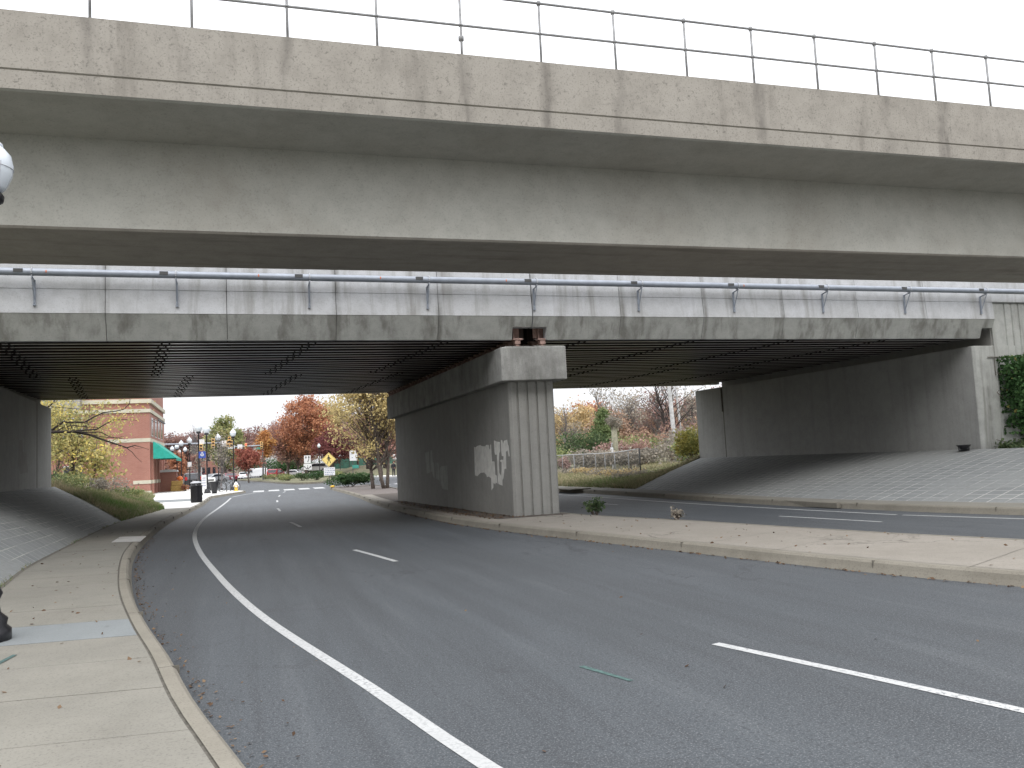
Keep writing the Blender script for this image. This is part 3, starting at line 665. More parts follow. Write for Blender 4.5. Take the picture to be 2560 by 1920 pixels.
# flower island and the grass rise beyond the far carriageway
isl = smooth_line([(-1.0,158),(2.64,123),(4.2,101),(5.1,92.3),(5.7,88.2),(6.6,87.0),(7.6,87.4),(8.8,89),(12.0,104),(14.0,125),(12,160),(4,170),(-1,158)], 2)
o = MB().prism_z([tuple(p) for p in isl[:-1]], 0, .15).build('island', M['con_curb']); struct(fix_normals(o), 'curbed planted island in the far junction')
isl2 = [(5.3+(p[0]-5.3)*.94+.1, 100+(p[1]-100)*.97) for p in isl[:-1]]
o2 = MB().prism_z(isl2, .10, .19).build('island_soil', M['ground'], o); fix_normals(o2)
gr = MB(); xs = np.linspace(0,1,12)
A_ = [(12.8,150,.12),(14.4,122,.12),(16.6,112,.12),(19,101,.12)]; 
gr.loft([[(13.2,160,.13),(14.6,128,.13),(16.3,118,.13),(19.8,101,.13)],[(15,165,.7),(16.5,132,.75),(19,122,.8),(24,104,.7)],[(18,172,1.6),(20,140,1.5),(24,128,1.45),(30,108,1.3)],[(40,260,2.6),(60,190,2.4),(70,150,2.2),(80,120,2.0)]])
struct(fix_normals(gr.build('grass_rise', M['ground'], smooth=True)), 'mown grass rise beyond the far carriageway')
o = MB().prism_z([(12.6,156),(13.9,122),(15.6,112),(18.6,98.5),(20.2,100.8),(17,115),(15.1,124),(13.6,157)], .0, .15).build('distant_pavement', M['white_walk']); struct(fix_normals(o), 'pale pavement in front of the grass rise')
# wooded hills on the horizon
def hill(name, x0, x1, y, hs_, label, dy=60):
    n = len(hs_); xs = np.linspace(x0,x1,n); rg = np.random.default_rng(int(abs(x0)+y))
    rows = []
    for k, (dd, f_) in enumerate([(-dy,0),(-dy*.5,.55),(-dy*.15,.92),(0,1),(dy*.6,.7),(dy*1.5,0)]):
        rows.append([(xs[i]+rg.normal()*1.0, y+dd+rg.normal()*2, max(-.5, hs_[i]*f_*(1+rg.normal()*.05)) if f_>0 else -.5) for i in range(n)])
    struct(fix_normals(MB().loft(rows).build(name, M['hill'], smooth=True)), label)
hill('hills', -90, 30, 420, [17,17,16,15,14,14,14,14,14,14,15,16,17,17,17,17], 'distant wooded hills behind the junction')
hill('hills', 40, 420, 300, [7,7,7.5,8,7,8,7,8,9,8,8,7], 'low wooded rise behind the trees on the right')

# ================================================================== NEAR BRIDGE
TN = math.radians(-1.002); Y0 = 11.3
nb = thing('concrete_bridge', 'near beige concrete bridge crossing overhead with a pipe railing along its top', 'bridge', (0,Y0,0), TN)
def LN(o): return o      # parts of the near bridge are authored in its own frame
XL, XR = -30, 40
m = MB(); m.prism_x([(0,6.765),(0,7.515),(.28,7.515),(.28,6.95),(4.5,6.95),(4.5,7.515),(4.8,7.515),(4.8,6.475),(3.5,6.41),(3.5,6.48),(1.3,6.48),(1.3,6.41),(.04,6.478),(0,6.50),(-.004,6.735),(.025,6.745),(.025,6.758)], XL, XR)
p = m.build('parapet', M['con_near'], nb, world=False); p['label'] = 'beige streaked parapet with a thin groove above its lower strip'
fix_normals(p)
g1 = MB(); g1.prism_x([(1.3,6.475),(1.3,5.13),(1.33,5.10),(3.47,5.10),(3.5,5.13),(3.5,6.475)], XL, XR)
gd = g1.build('girder', M['con_web'], nb, world=False); gd['label'] = 'smooth grey box girder under the parapet'; fix_normals(gd)
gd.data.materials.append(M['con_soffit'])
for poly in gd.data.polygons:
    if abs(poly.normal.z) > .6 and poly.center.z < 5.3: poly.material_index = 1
p.data.materials.append(M['con_web'])
for poly in p.data.polygons:
    if poly.normal.z < -.6: poly.material_index = 1
for x in (-8.8,-1.9,5.0,11.9,18.8): MB().box(x-.003,x+.003,-.0012,.004,6.78,7.51).build('construction_joint', M['con_soffit'], p, world=False)
rl = bpy.data.objects.new('railing', None); COL.objects.link(rl); rl.parent = nb; rl['label'] = 'thin galvanised two-rail pipe railing'
zt = 7.515; dx = 1.2376
pm = MB(); pm.tube([(0,.14,0),(0,.14,1.02)], .019, 8); pm.lathe([(.04,0),(.04,.012),(.028,.02)], (0,.14,0), 10); pm.lathe([(.03,.50),(.034,.515),(.03,.53)], (0,.14,0), 8); pm.lathe([(.03,.97),(.034,1.0),(.03,1.03)], (0,.14,0), 8)
pm2 = MB(); pm2.tube([(0,.14,0),(.004,.14,.30),(.0,.14,1.02)], .019, 8); pm2.lathe([(.04,0),(.04,.012),(.028,.02)], (0,.14,0), 10); pm2.lathe([(.022,.27),(.042,.28),(.042,.34),(.022,.35)], (0,.14,0), 10); pm2.lathe([(.03,.50),(.034,.515),(.03,.53)], (0,.14,0), 8)
post0 = pm.build('post', M['rail'], rl, world=False, smooth=True); post1 = pm2.build('post', M['rail'], rl, world=False, smooth=True)
k0 = -1.713
post0.location = (k0,0,zt); post1.location = (k0+4*dx,0,zt)
for i in range(-6, 22):
    if i in (0,4): continue
    c = post0.copy(); COL.objects.link(c); c.parent = rl; c.location = (k0+i*dx,0,zt); c.rotation_euler = (0,random.uniform(-.006,.006),0)
for zz in (.515, 1.0):
    MB().tube([(XL+8,.14,zt+zz),(0,.14,zt+zz),(XR-10,.14,zt+zz)], .020, 8).build('rail', M['rail'], rl, world=False, smooth=True)

# ================================================================== REAR BRIDGE
rb_ = thing('girder_bridge', 'rear low bridge with pale concrete fascia over rows of rusty steel beams', 'bridge', (7.4,28,0))
joints = [-10.4,-7.85,-5.3,-2.74,-.18,2.32,4.85,7.36,9.87,12.42,15.07,17.68,20.26,22.96]
def fascia(x0, x1, cut=None):
    prof = [(20.46,4.70),(20.235,5.275),(20.225,5.285),(20.262,5.815),(20.275,5.82),(20.275,5.832),(20.264,5.837),(20.34,7.05),(20.62,7.05),(20.62,4.70)]
    m = MB()
    if cut is None: m.prism_x(prof, x0, x1)
    else:                                    # beam pocket cut out of the lower corner
        c0, c1 = cut; zc = 5.02; yz = 20.46 + (20.235-20.46)*(zc-4.70)/(5.275-4.70)
        up = [(yz,zc)]+prof[1:9]+[(20.62,zc)]
        if c0 <= x0+1e-6: m.prism_x(up, x0, c1); m.prism_x(prof, c1+.0005, x1)
        else: m.prism_x(prof, x0, c0-.0005); m.prism_x(up, c0, x1)
    return m
for i in range(len(joints)-1):
    x0, x1 = joints[i]+.006, joints[i+1]-.006
    if i == 6: x1 -= .018
    cut = (6.82,7.36) if i==6 else ((7.36,7.76) if i==7 else ((22.52,22.96) if i==12 else None))
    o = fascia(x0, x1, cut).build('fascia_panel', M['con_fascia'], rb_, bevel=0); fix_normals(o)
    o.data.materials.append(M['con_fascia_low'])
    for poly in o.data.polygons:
        if poly.center.z < 5.28 and poly.normal.y < -.3: poly.material_index = 1  # shade on the down-tilted lower face is put into its darker colour
MB().prism_x([(20.345,4.72),(20.345,5.2),(20.62,5.2),(20.62,4.72)], -10.4, 6.8)
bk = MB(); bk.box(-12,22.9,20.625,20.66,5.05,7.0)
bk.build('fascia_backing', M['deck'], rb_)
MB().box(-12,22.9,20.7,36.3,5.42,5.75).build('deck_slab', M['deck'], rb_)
far = MB().prism_x([(36.32,4.78),(36.32,7.0),(36.6,7.0),(36.6,4.78)], -12, 22.9).build('far_fascia', M['con_fascia'], rb_)
ib = MB(); zf = 4.74
prof = [(-.075,0),(.075,0),(.075,.022),(.008,.022),(.008,.64),(.09,.64),(.09,.66),(-.09,.66),(-.09,.64),(-.008,.64),(-.008,.022),(-.075,.022)]
NB = 31; sp = 15.55/(NB-1)
bl = MB().prism_x(prof, -14.2, 0).build('steel_beam', M['beam'], rb_, world=False); fix_normals(bl)
br = MB().prism_x(prof, 0, 15.1).build('steel_beam', M['beam'], rb_, world=False); fix_normals(br)
lo = Vector((7.4,28,0))
for o in (bl,br):
    o.data.materials.append(M['flange'])
    for poly in o.data.polygons:
        if poly.normal.z < -.9 and poly.center.z < .01: poly.material_index = 1
for k in range(NB):
    y = 20.68+sp*k
    for src, x in ((bl, 7.22), (br, 7.52)):
        o = src if k == 0 else src.copy()
        if k: COL.objects.link(o); o.parent = rb_
        o.location = Vector((x-.04*(y-20.5),y,zf+random.uniform(-.004,.004)))-lo
# bearings on the pier cap
be = MB(); be.box(-.13,.13,-.12,.12,.20,.24); be.box(-.075,.075,-.10,.10,.09,.20); be.box(-.10,.10,-.11,.11,.0,.04); be.box(-.05,.05,-.08,.08,.04,.09)
b0 = be.build('bearing', M['rust'], rb_, world=False, bevel=.004)
first = True
for k in range(NB):
    y = 20.68+sp*k
    for x in (7.0, 7.70):
        o = b0 if first else b0.copy()
        if not first: COL.objects.link(o); o.parent = rb_
        first = False
        o.location = Vector((x-.04*(y-20.5), y-.08*(k==0), 4.50))-lo
pk = MB()
for x in (6.93,7.62): pk.box(x-.14,x+.16,20.66,20.675,4.77,5.3); pk.box(x-.03,x-.0,20.56,20.66,4.76,5.0)
pk.build('end_plate', M['rust'], rb_)
# bottom straps, in pairs, following the skew
st = MB()
for x0 in (-5.0,-1.66,1.72,5.1,9.0,12.4,15.8,19.2):
    for k in range(NB-1):
        y = 20.68+sp*k; off = -.06*((k) if k < 15 else (k-15)) + (.0 if k<15 else .1)
        for d in (0,.17):
            xx = x0+d+off*.98+ (0.06 if k%2 else 0)
            st.obox((xx, y+sp*.5, zf-.01), .03, sp*.7, .03)
            st.obox((xx, y, zf-.016), .04, .145, .014)
st.build('cross_strap', M['rust'] if False else M['deck'], rb_)
# conduit on brackets
cn = MB(); zc = 6.13; yc = 19.98
cn.tube([(-12,yc,zc+.005),(-4,yc,zc),(4,yc,zc-.004),(12,yc,zc+.002),(24,yc,zc),(34,yc,zc)], .082, 14)
pipe = cn.build('conduit', M['conduit'], rb_, smooth=True); pipe['label'] = 'long grey service pipe carried on brackets along the fascia'
bx_ = [-7.1,-4.13,-1.25,1.69,4.57,7.40,10.41,13.40,16.42,19.42,22.42,25.4]
bm_ = MB(); bm_.box(-.022,.022,-.045,-.006,5.46,6.0); bm_.tube([(0,-.03,5.99),(0,-.30,6.03)], .018, 6); bm_.tube([(0,-.03,5.55),(0,-.27,6.0)], .014, 6)
bm_.box(-.03,.03,-.055,-.004,5.44,5.47); bm_.lathe([(.012,5.50),(.012,5.52)],(0,-.05,0),6)
bm2 = MB(); R_ = .095; bm2.tube([(0, -.25+R_*math.cos(t), zc+R_*math.sin(t)) for t in np.linspace(-2.2,3.6,14)], .014, 6)
br0 = bm_.build('bracket', M['conduit'], pipe, world=False); 
br0.data.transform(Matrix.Translation(Vector((0,20.235,0))-lo)); br0.location = (0,0,0)
ub0 = bm2.build('clamp', M['galv'], pipe, world=False); ub0.data.transform(Matrix.Translation(Vector((0,20.235,0))-lo))
cp0 = MB().box(-.34,-.16,yc-.090,yc-.03,zc-.02,zc+.055).build('coupling', M['galv_dk'], pipe, world=False); cp0.data.transform(Matrix.Translation(-lo))
for i, x in enumerate(bx_):
    for s_, nm in ((br0,'b'),(ub0,'u'),(cp0,'c')):
        o = s_ if i == 0 else s_.copy()
        if i: COL.objects.link(o); o.parent = pipe
        o.location = (x,0,0)
tp = MB()
for x in (-3.86,.52,3.35,6.55,13.55): tp.tube([(x,yc-.03,zc),(x+.03,yc-.03,zc)], .056, 12)
tp.build('orange_tape', M['orange'], pipe)

# ================================================================== PIER
pr = thing('bridge_pier', 'grey concrete wall pier with a grooved end standing on the median', 'pier', (7.2,27,.15))
def gx(f): return 6.68 + (7.915-6.68)*f
front = [(6.68,20.56),(6.74,20.5)]
for f in (.185,.40,.61,.82):
    a = gx(f); front += [(a-.035,20.5),(a-.018,20.545),(a+.018,20.545),(a+.035,20.5)]
front += [(7.87,20.5),(7.93,20.56),(7.40,34.0),(6.13,34.0)]
# side wall faces carry slight vertical board marks
left = []
for y in np.arange(33.6, 21.0, -.62):
    xx = 6.13+(6.68-6.13)*(34-y)/(34-20.56); left += [(xx,y),(xx+.006,y-.012),(xx,y-.024)]
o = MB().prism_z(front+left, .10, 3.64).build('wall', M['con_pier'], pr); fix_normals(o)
o.data.materials.append(M['con_pier_shade'])
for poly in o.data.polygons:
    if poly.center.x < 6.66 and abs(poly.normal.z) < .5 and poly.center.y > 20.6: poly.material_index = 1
cpz = MB()
cpz.add([(6.42,20.2,3.60),(8.21,20.2,3.62),(7.74,34.25,3.50),(5.86,34.25,3.47),(6.42,20.2,4.47),(8.21,20.2,4.49),(7.74,34.25,4.40),(5.86,34.25,4.38)],[(0,3,2,1),(4,5,6,7),(0,1,5,4),(1,2,6,5),(2,3,7,6),(3,0,4,7)])
o = cpz.build('cap', M['con_cap'], pr, bevel=.025); fix_normals(o)
MB().box(6.55,7.28,20.22,20.95,4.475,4.497).build('cap_pad', M['con_cap'], pr); MB().box(7.34,8.18,20.22,20.95,4.485,4.507).build('cap_pad', M['con_cap'], pr)
# masking-paint patches on the side wall: outlines in (distance along wall, height)
def wallpt(y, z): return (6.68-(y-20.56)*(.55/13.44)-.0025, y, z)
def patchmesh(name, polys, mat, lab):
    m = MB()
    for P in polys:
        m.add([wallpt(y,z) for y,z in P], [tuple(range(len(P)))])
    o = m.build(name, mat, pr); o['label'] = lab; return o
PA = [(23.63,2.01),(23.49,2.0),(23.27,2.04),(23.03,2.05),(22.93,2.02),(22.6,2.0),(22.54,2.04),(22.29,2.03),(22.26,1.91),(22.2,1.91),(22.17,2.04),(22.1,2.03),(22.08,1.56),(22.01,1.58),(21.87,1.56),(21.86,1.21),(21.74,1.18),(21.72,.97),(21.85,1.0),(21.91,.95),(22.04,.99),(22.07,.86),(22.25,.78),(22.23,1.11),(22.42,1.16),(22.57,1.14),(22.64,1.21),(22.81,1.27),(23.12,1.26),(23.34,1.2),(23.43,1.16),(23.67,1.19)]
PB = [(21.84,2.14),(21.6,2.1),(21.37,2.08),(21.38,1.84),(21.46,1.78),(21.53,1.49),(21.53,1.27),(21.41,1.18),(21.34,1.33),(21.31,1.54),(21.45,1.58),(21.31,1.61),(21.17,1.6),(21.13,1.69),(21.27,1.71),(21.30,1.85),(21.28,2.13),(21.18,2.12),(21.11,2.03),(21.05,2.1),(20.80,2.12),(20.76,2.0),(20.71,1.96),(20.66,1.69),(20.74,1.68),(20.8,1.84),(20.94,1.81),(20.96,1.37),(21.11,1.36),(21.22,1.12),(21.31,1.07),(21.32,.92),(21.47,.94),(21.63,.96),(21.67,1.04),(21.66,1.75),(21.8,1.75),(21.85,1.83)]
PC = [(29.31,1.97),(28.37,2.04),(28.31,1.61),(27.61,1.6),(27.54,1.32),(27.3,1.47),(26.58,1.5),(26.55,.71),(27.19,.73),(27.59,1.02),(28.27,1.11),(28.48,1.3),(29.23,1.23)]
patchmesh('paint_patch', [PA,PB], M['paint_patch'], 'pale ragged paint patch with drips covering graffiti')
patchmesh('paint_patch', [PC], M['con_fascia_low'], 'dim paint patch in the dark middle of the wall')

# ================================================================== ABUTMENTS
ra_ = thing('bridge_abutment', 'tall right abutment wall with a ribbed wing wall above the paved slope', 'abutment', (24,28,.9))
m = MB(); m.prism_z([(22.20,20.52),(22.26,20.45),(24.2,20.45),(24.2,36.3),(21.5,36.3),(21.44,36.2)][::1], .6, 4.46)
o = m.build('wall', M['con_fascia_low'], ra_, bevel=.02); fix_normals(o); o.data.materials.append(M['con_abut'])
for poly in o.data.polygons:
    if poly.normal.x < -.8: poly.material_index = 1
m = MB(); m.box(21.43,21.47,34.8,34.84,1.15,4.45)
wj = MB(); wj.add([(21.50,33.95,1.15),(21.50,34.0,1.15),(21.50,34.0,4.4),(21.50,33.95,4.4)],[(0,1,2,3)])
jx = lambda y: 22.20+(21.44-22.20)*(y-20.52)/(36.2-20.52)
wj = MB(); wj.box(jx(34)-.004,jx(34)+.01,33.97,34.02,1.1,4.4); wj.box(jx(34)-.05,jx(34),34.0,34.05,3.3,4.45); wj.build('wall_joint', M['seam'], ra_)
# back wall and wing wall with ribs
m = MB(); m.box(23.02,24.2,20.50,36.3,4.465,7.0); fix_normals(m.build('back_wall', M['con_pier'], ra_))
pf = [(23.05,20.42)]
for x in np.arange(23.62, 33, .30): pf += [(x-.04,20.42),(x-.02,20.455),(x+.02,20.455),(x+.04,20.42)]
pf += [(33.5,20.42),(33.5,20.9),(24.25,20.9),(24.25,20.5),(23.05,20.5)]
m = MB().prism_z([(x,y+.02) for x,y in pf], .6, 5.83); o = m.build('wing_wall', M['con_fascia_low'], ra_); fix_normals(o)
m = MB(); m.prism_x([(20.425,5.84),(20.39,5.87),(20.34,7.05),(20.9,7.05),(20.9,5.84)], 23.0, 33.5); fix_normals(m.build('wing_coping', M['con_fascia'], ra_, bevel=.01))
sl_ = MB(); sl_.box(22.72,23.44,20.415,20.43,4.075,4.10); sl_.box(22.98,23.0,20.415,20.43,3.5,4.07); sl_.build('slot', M['seam'], ra_)
la_ = thing('bridge_abutment', 'left abutment wall in deep shade with a lighter far end', 'abutment', (-8,28,1.0))
m = MB(); m.prism_z([(-6.22,20.5),(-6.82,36.2),(-7.4,36.3),(-9.5,36.3),(-9.5,20.5)], .8, 4.42); o = m.build('wall', M['con_abut'], la_, bevel=.02); fix_normals(o)
jl = lambda y: -6.22-(.6)*(y-20.5)/15.7
wj = MB(); wj.box(jl(33.2)-.01,jl(33.2)+.004,33.18,33.24,1.2,4.38); wj.build('wall_joint', M['seam'], la_)
m = MB(); pp = [(31.6,1.95),(31.2,2.6),(30.7,2.62),(30.65,3.0),(30.1,2.96),(29.95,2.2),(30.3,1.9)]
m.add([(jl(y)+.003,y,z) for y,z in pp],[tuple(range(len(pp)))]); m.build('paint_patch', M['con_pier'], la_)
MB().box(-9.5,-7.2,20.5,36.3,4.425,7.0).build('back_wall', M['con_pier'], la_)
MB().prism_x([(20.40,.9),(20.40,7.0),(20.9,7.0),(20.9,.9)], -16, -10.6).build('wing_wall', M['con_fascia_low'], la_)

# small things about the bridges
t = thing('floodlight', 'small black bowl shaped floodlight lying at the foot of the right abutment', 'floodlight', (21.75,20.75,1.17))
MB().lathe([(.10,0),(.12,.03),(.20,.12),(.22,.15),(.17,.15),(.10,.07),(.0,.06)], (0,0,.03), 16).build('housing', M['black'], t, world=False, smooth=True)
m = MB(); m.tube([(-.2,0,0),(-.21,0,.16)], .02, 6); m.tube([(.2,0,0),(.21,0,.16)], .02, 6); m.tube([(-.2,0,.01),(.2,0,.01)], .02, 6); m.build('yoke', M['black'], t, world=False)

# ================================================================== STREET LAMPS
def lamp(label, loc, H_=5.05, group='black globe lamp posts along the street', seg=20):
    t = thing('street_lamp', label, 'street lamp', loc, 0, group)
    k = H_/5.05
    b = MB(); b.lathe([(.24,0),(.24,.10),(.20,.14),(.21,.20),(.15,.26),(.13,.36),(.165,.44),(.13,.52),(.10,.62),(.085,.80),(.095,.84),(.065,.90),(.052,1.2),(.045,4.10),(.06,4.14),(.06,4.20),(.035,4.24)], (0,0,0), seg).build('post', M['black'], t, world=False, smooth=True)
    MB().lathe([(.035,4.24),(.10,4.27),(.155,4.31),(.165,4.36),(.14,4.40)], (0,0,0), seg).build('fitter', M['black'], t, world=False, smooth=True)
    gb = MB().lathe([(.13,4.40),(.18,4.45),(.235,4.58),(.245,4.68),(.225,4.78),(.17,4.85),(.15,4.87)], (0,0,0), seg).build('globe', M['globe'], t, world=False, smooth=True)
    MB().lathe([(.155,4.862),(.15,4.90),(.10,4.95),(.05,4.97),(.045,5.02),(.015,5.07),(0,5.08)], (0,0,0), seg).build('finial_cap', M['globe'], t, world=False, smooth=True)
    if abs(k-1) > .001: t.scale = (k,k,k)
    return t
lp = lamp('large black globe lamp post cut off by the left edge of the photo', (-2.345,9.35,.15))
bands = MB(); bands.tube([(.243*math.cos(a),.243*math.sin(a),4.64) for a in np.linspace(0,2*PI,33)], .004, 4, cap=False)
for a in np.linspace(0,2*PI,9)[:-1]: bands.tube([(.247*math.cos(a),.247*math.sin(a),4.68),(.238*math.cos(a),.238*math.sin(a),4.58),(.182*math.cos(a),.182*math.sin(a),4.45)], .003, 4)
bands.build('globe_ribs', M['galv'], child(lp,'globe')[0], world=False)
spots = [((-2.17,65.6,.15),'globe lamp post with the blue sign, right behind the tall litter bin'),
 ((-.36,73.6,.15),'globe lamp post standing just behind the yellow fire hydrant'),
 ((-7.8,113,.15),'leftmost of the small distant globe lamps above the green awning tip'),
 ((-6.74,105,.15),'second distant globe lamp from the awning'),
 ((-5.67,95,.15),'third distant globe lamp from the awning, above the orange street tree'),
 ((-8.05,131,.15),'lowest small distant globe lamp in the cluster right of the awning'),
 ((-6.62,119,.15),'distant globe lamp just right of the orange street tree'),
 ((-4.45,87,.15),'globe lamp post with a small white plate halfway up its pole'),
 ((-1.72,82,.15),'globe lamp between the two yellow traffic signals'),
 ((11.6,129,.15),'lone globe lamp in front of the dark red trees between the road signs')]
for loc, lb in spots: dup(lp, loc, 0, None, lb)
pl = dup(lp, (-2.55,61.5,.15), 0, (1,1,.985), 'globe lamp post directly behind the tall black litter bin, left of the blue sign')
sgn = MB().obox((0,0,0),.46,.02,.46).build('blue_sign', M['sign_blue'], None); sgn.parent = pl; sgn.location = (.22,-.05,2.55)
MB().lathe([(.0,0),(.12,0),(.12,.01),(0,.01)],(0,0,0),16)
w_ = MB(); w_.tube([(.10*math.cos(a),-.016,.23+.08*math.sin(a)) for a in np.linspace(0,2*PI,17)], .022, 4, cap=False); w_.obox((0,-.016,.36),.10,.012,.05); w_.obox((.0,-.016,.21),.1,.012,.035)
w_.build('sign_emblem', M['sign_white'], sgn, world=False)
wp = MB().obox((-4.45,86.9,2.3),.36,.02,.46).build('plate', M['sign_white'], [o for o in bpy.data.objects if o.get('label','').startswith('globe lamp post with a small white plate')][0])

# ================================================================== STREET FURNITURE BY THE PLAZA
t = thing('litter_bin', 'tall black slatted litter bin on the pale pavement', 'litter bin', (-2.07,46.4,.15))
m = MB(); m.lathe([(.27,0),(.27,.06),(.255,.06),(.255,.10)], (0,0,0), 24)
for a in np.linspace(0,2*PI,29)[:-1]: m.obox((.28*math.cos(a),.28*math.sin(a),.05), .012,.05,.78, a)
m.lathe([(.25,.05),(.25,.8)], (0,0,0), 20); m.lathe([(.28,.80),(.31,.82),(.31,.86),(.28,.88)], (0,0,0), 24)
m.build('body', M['black'], t, world=False)
m = MB(); m.lathe([(.28,.98),(.30,1.0),(.24,1.05),(.10,1.08),(0,1.085)], (0,0,0), 24)
for a in (0,PI/2,PI,1.5*PI): m.obox((.24*math.cos(a),.24*math.sin(a),.86), .02,.03,.13, a)
m.build('lid', M['galv'], t, world=False)
t2 = thing('litter_bin', 'black flared litter bin beside the lamp post with the blue sign', 'litter bin', (-1.63,63.4,.15))
m = MB(); m.lathe([(.16,0),(.18,.1),(.26,.45),(.34,.80),(.36,.86),(.30,.86),(.24,.5)], (0,0,0), 22)
m.build('body', M['black'], t2, world=False, smooth=True)
MB().lathe([(.17,-.02),(.2,0),(.2,.03)], (0,0,0), 18).build('foot', M['black'], t2, world=False)
t = thing('mailbox', 'white topped newspaper box behind the flared litter bin', 'newspaper box', (-1.98,68.5,.15))
MB().box(-.30,.30,-.22,.22,.74,1.10).build('top_box', M['white'], t, world=False, bevel=.05); m=MB(); m.box(-.26,.26,-.2,.2,.12,.74); m.box(-.24,-.18,-.18,.18,0,.12); m.box(.18,.24,-.18,.18,0,.12); m.build('base', M['black'], t, world=False)
MB().obox((0,-.225,.86),.42,.012,.12).build('slot', M['galv_dk'], t, world=False)
t = thing('notice_post', 'slim white notice panel standing between the two lamp posts', 'notice panel', (-2.35,64.4,.15))
MB().box(-.17,.17,-.03,.03,.35,1.35).build('panel', M['sign_white'], t, world=False, bevel=.01); m = MB(); m.tube([(-.16,0,0),(-.16,0,1.9)], .02,6); m.build('post', M['galv'], t, world=False)
m = MB()
for z in (.55,.75,.95,1.1): m.obox((0,-.034,z),.22,.006,.05)
m.build('print', M['sign_text'], t, world=False)
# bike racks and bicycle
def rack(loc, label, rz=0):
    t = thing('bike_rack', label, 'bike rack', loc, rz, 'bike racks by the kerb')
    pts = [(-.42,0,0),(-.42,0,.42)]+[(-.42*math.cos(a),0,.42+.38*math.sin(a)) for a in np.linspace(.2,PI-.2,10)]+[(.42,0,.42),(.42,0,0)]
    MB().tube(pts, .032, 8).build('hoop', M['galv_dk'], t, world=False, smooth=True)
    m = MB(); m.lathe([(.08,0),(.08,.015)], (-.42,0,0), 10); m.lathe([(.08,0),(.08,.015)], (.42,0,0), 10); m.build('foot_plate', M['galv_dk'], t, world=False)
    return t
r0 = rack((-1.28,67.2,.15), 'left hoop of the two dark bike racks near the hydrant')
dup(r0, (-1.0,69.4,.15), .3, None, 'second dark bike rack hoop with the bicycle leaning on it')
t = thing('bicycle', 'grey bicycle leaning at the right of the bike racks', 'bicycle', (-.72,67.9,.15), .15)
def wheel(cx): 
    m = MB(); m.tube([(cx+.33*math.cos(a),0,.34+.33*math.sin(a)) for a in np.linspace(0,2*PI,25)], .016, 6, cap=False)
    o = m.build('wheel', M['rubber'], t, world=False)
    s = MB()
    for a in np.linspace(0,PI,8)[:-1]: s.tube([(cx+.32*math.cos(a),0,.34+.32*math.sin(a)),(cx-.32*math.cos(a),0,.34-.32*math.sin(a))], .003, 3)
    s.build('spokes', M['galv'], o, world=False); return o
wheel(-.52); wheel(.52)
m = MB(); m.tube([(-.52,0,.34),(-.15,0,.30),(-.26,0,.80)], .014, 6); m.tube([(-.15,0,.30),(.33,0,.78),(-.22,0,.72)], .016, 6); m.tube([(.52,0,.34),(.36,0,.72),(.32,0,.95)], .014, 6); m.tube([(-.52,0,.34),(-.22,0,.7)], .010, 6)
m.build('frame', M['galv'], t, world=False, smooth=True)
m = MB(); m.tube([(.26,-.25,.98),(.33,-.18,.98),(.33,.18,.98),(.26,.25,.98)], .014, 6); m.build('handlebar', M['galv'], t, world=False)
MB().lathe([(0,0),(.05,.0),(.09,.03),(.0,.06)], (-.27,0,.80), 10).build('saddle', M['rubber'], t, world=False)
# hydrant
t = thing('fire_hydrant', 'yellow fire hydrant with a white cap on the kerb corner', 'fire hydrant', (-.18,67.3,.15))
MB().lathe([(.17,0),(.17,.03),(.12,.05),(.115,.07),(.11,.42),(.14,.43),(.14,.46)], (0,0,0), 18).build('barrel', M['yellow'], t, world=False, smooth=True)
m = MB(); m.lathe([(.14,.46),(.16,.47),(.15,.50),(.12,.60),(.05,.66),(.04,.70),(0,.72)], (0,0,0), 18); m.build('bonnet', M['white'], t, world=False, smooth=True)
m = MB(); m.tube([(-.19,0,.40),(.19,0,.40)], .055, 10); m.tube([(0,0,.36),(.0,-.20,.36)], .07, 10); m.build('nozzle', M['white'], t, world=False)

# ================================================================== BRICK BUILDING
bd = thing('brick_building', 'red brick building with cream stone bands and a green awning at its corner', 'building', (-13,80,.15))
xr = -6.78
def wallwin(m, y0, y1, z0, z1, x=xr, d=.12): m.box(x-d, x+.004, y0, y1, z0, z1)
w = MB(); w.box(-22, xr, 73.9, 88, 0, 6.95); w.build('wall', M['brick'], bd)
w = MB(); w.box(-12.1, -7.0, 76.2, 90, 6.95, 9.6); w.build('upper_wall', M['brick'], bd)
st = MB()
st.box(-22, xr+.08, 73.80, 88.1, 6.78, 7.06)
st.build('cornice', M['stone'], bd)
MB().box(-12.3, -6.82, 76.0, 90.2, 7.72, 8.05).build('cornice', M['stone'], bd)
MB().box(-9.9, xr+.035, 73.86, 88, 4.38, 4.68).build('stone_band', M['stone'], bd)
MB().box(-8.05, xr+.04, 73.84, 74.6, 1.0, 1.28).build('stone_band', M['stone'], bd)
MB().box(-8.05, xr+.05, 73.83, 74.6, .1, .42).build('stone_base', M['stone'], bd)
MB().box(-22, -10.6, 73.86, 74.0, 3.75, 3.95).build('stone_band', M['stone'], bd)
MB().box(-16, -12.1, 75.2, 80, 7.06, 9.3).build('grey_upper_wall', M['roofgrey'], bd)
for i, y in enumerate((75.4, 78.4, 81.4, 84.4)):
    f = MB().box(xr-.02, xr+.03, y-.08, y+1.28, 4.9, 6.45).build('window', M['trim'], bd)
    MB().box(xr+.0, xr+.035, y, y+1.2, 4.98, 6.37).build('pane', M['glass_dk'], f)
for i, y in enumerate((75.3, 77.9, 80.5, 83.1)):
    f = MB().box(xr-.05, xr+.02, y, y+1.5, .2, 3.0).build('doorway', M['door_dk'], bd)
    MB().box(xr-.02, xr+.03, y+.15, y+1.35, .5, 2.7).build('pane', M['glass_dk'], f)
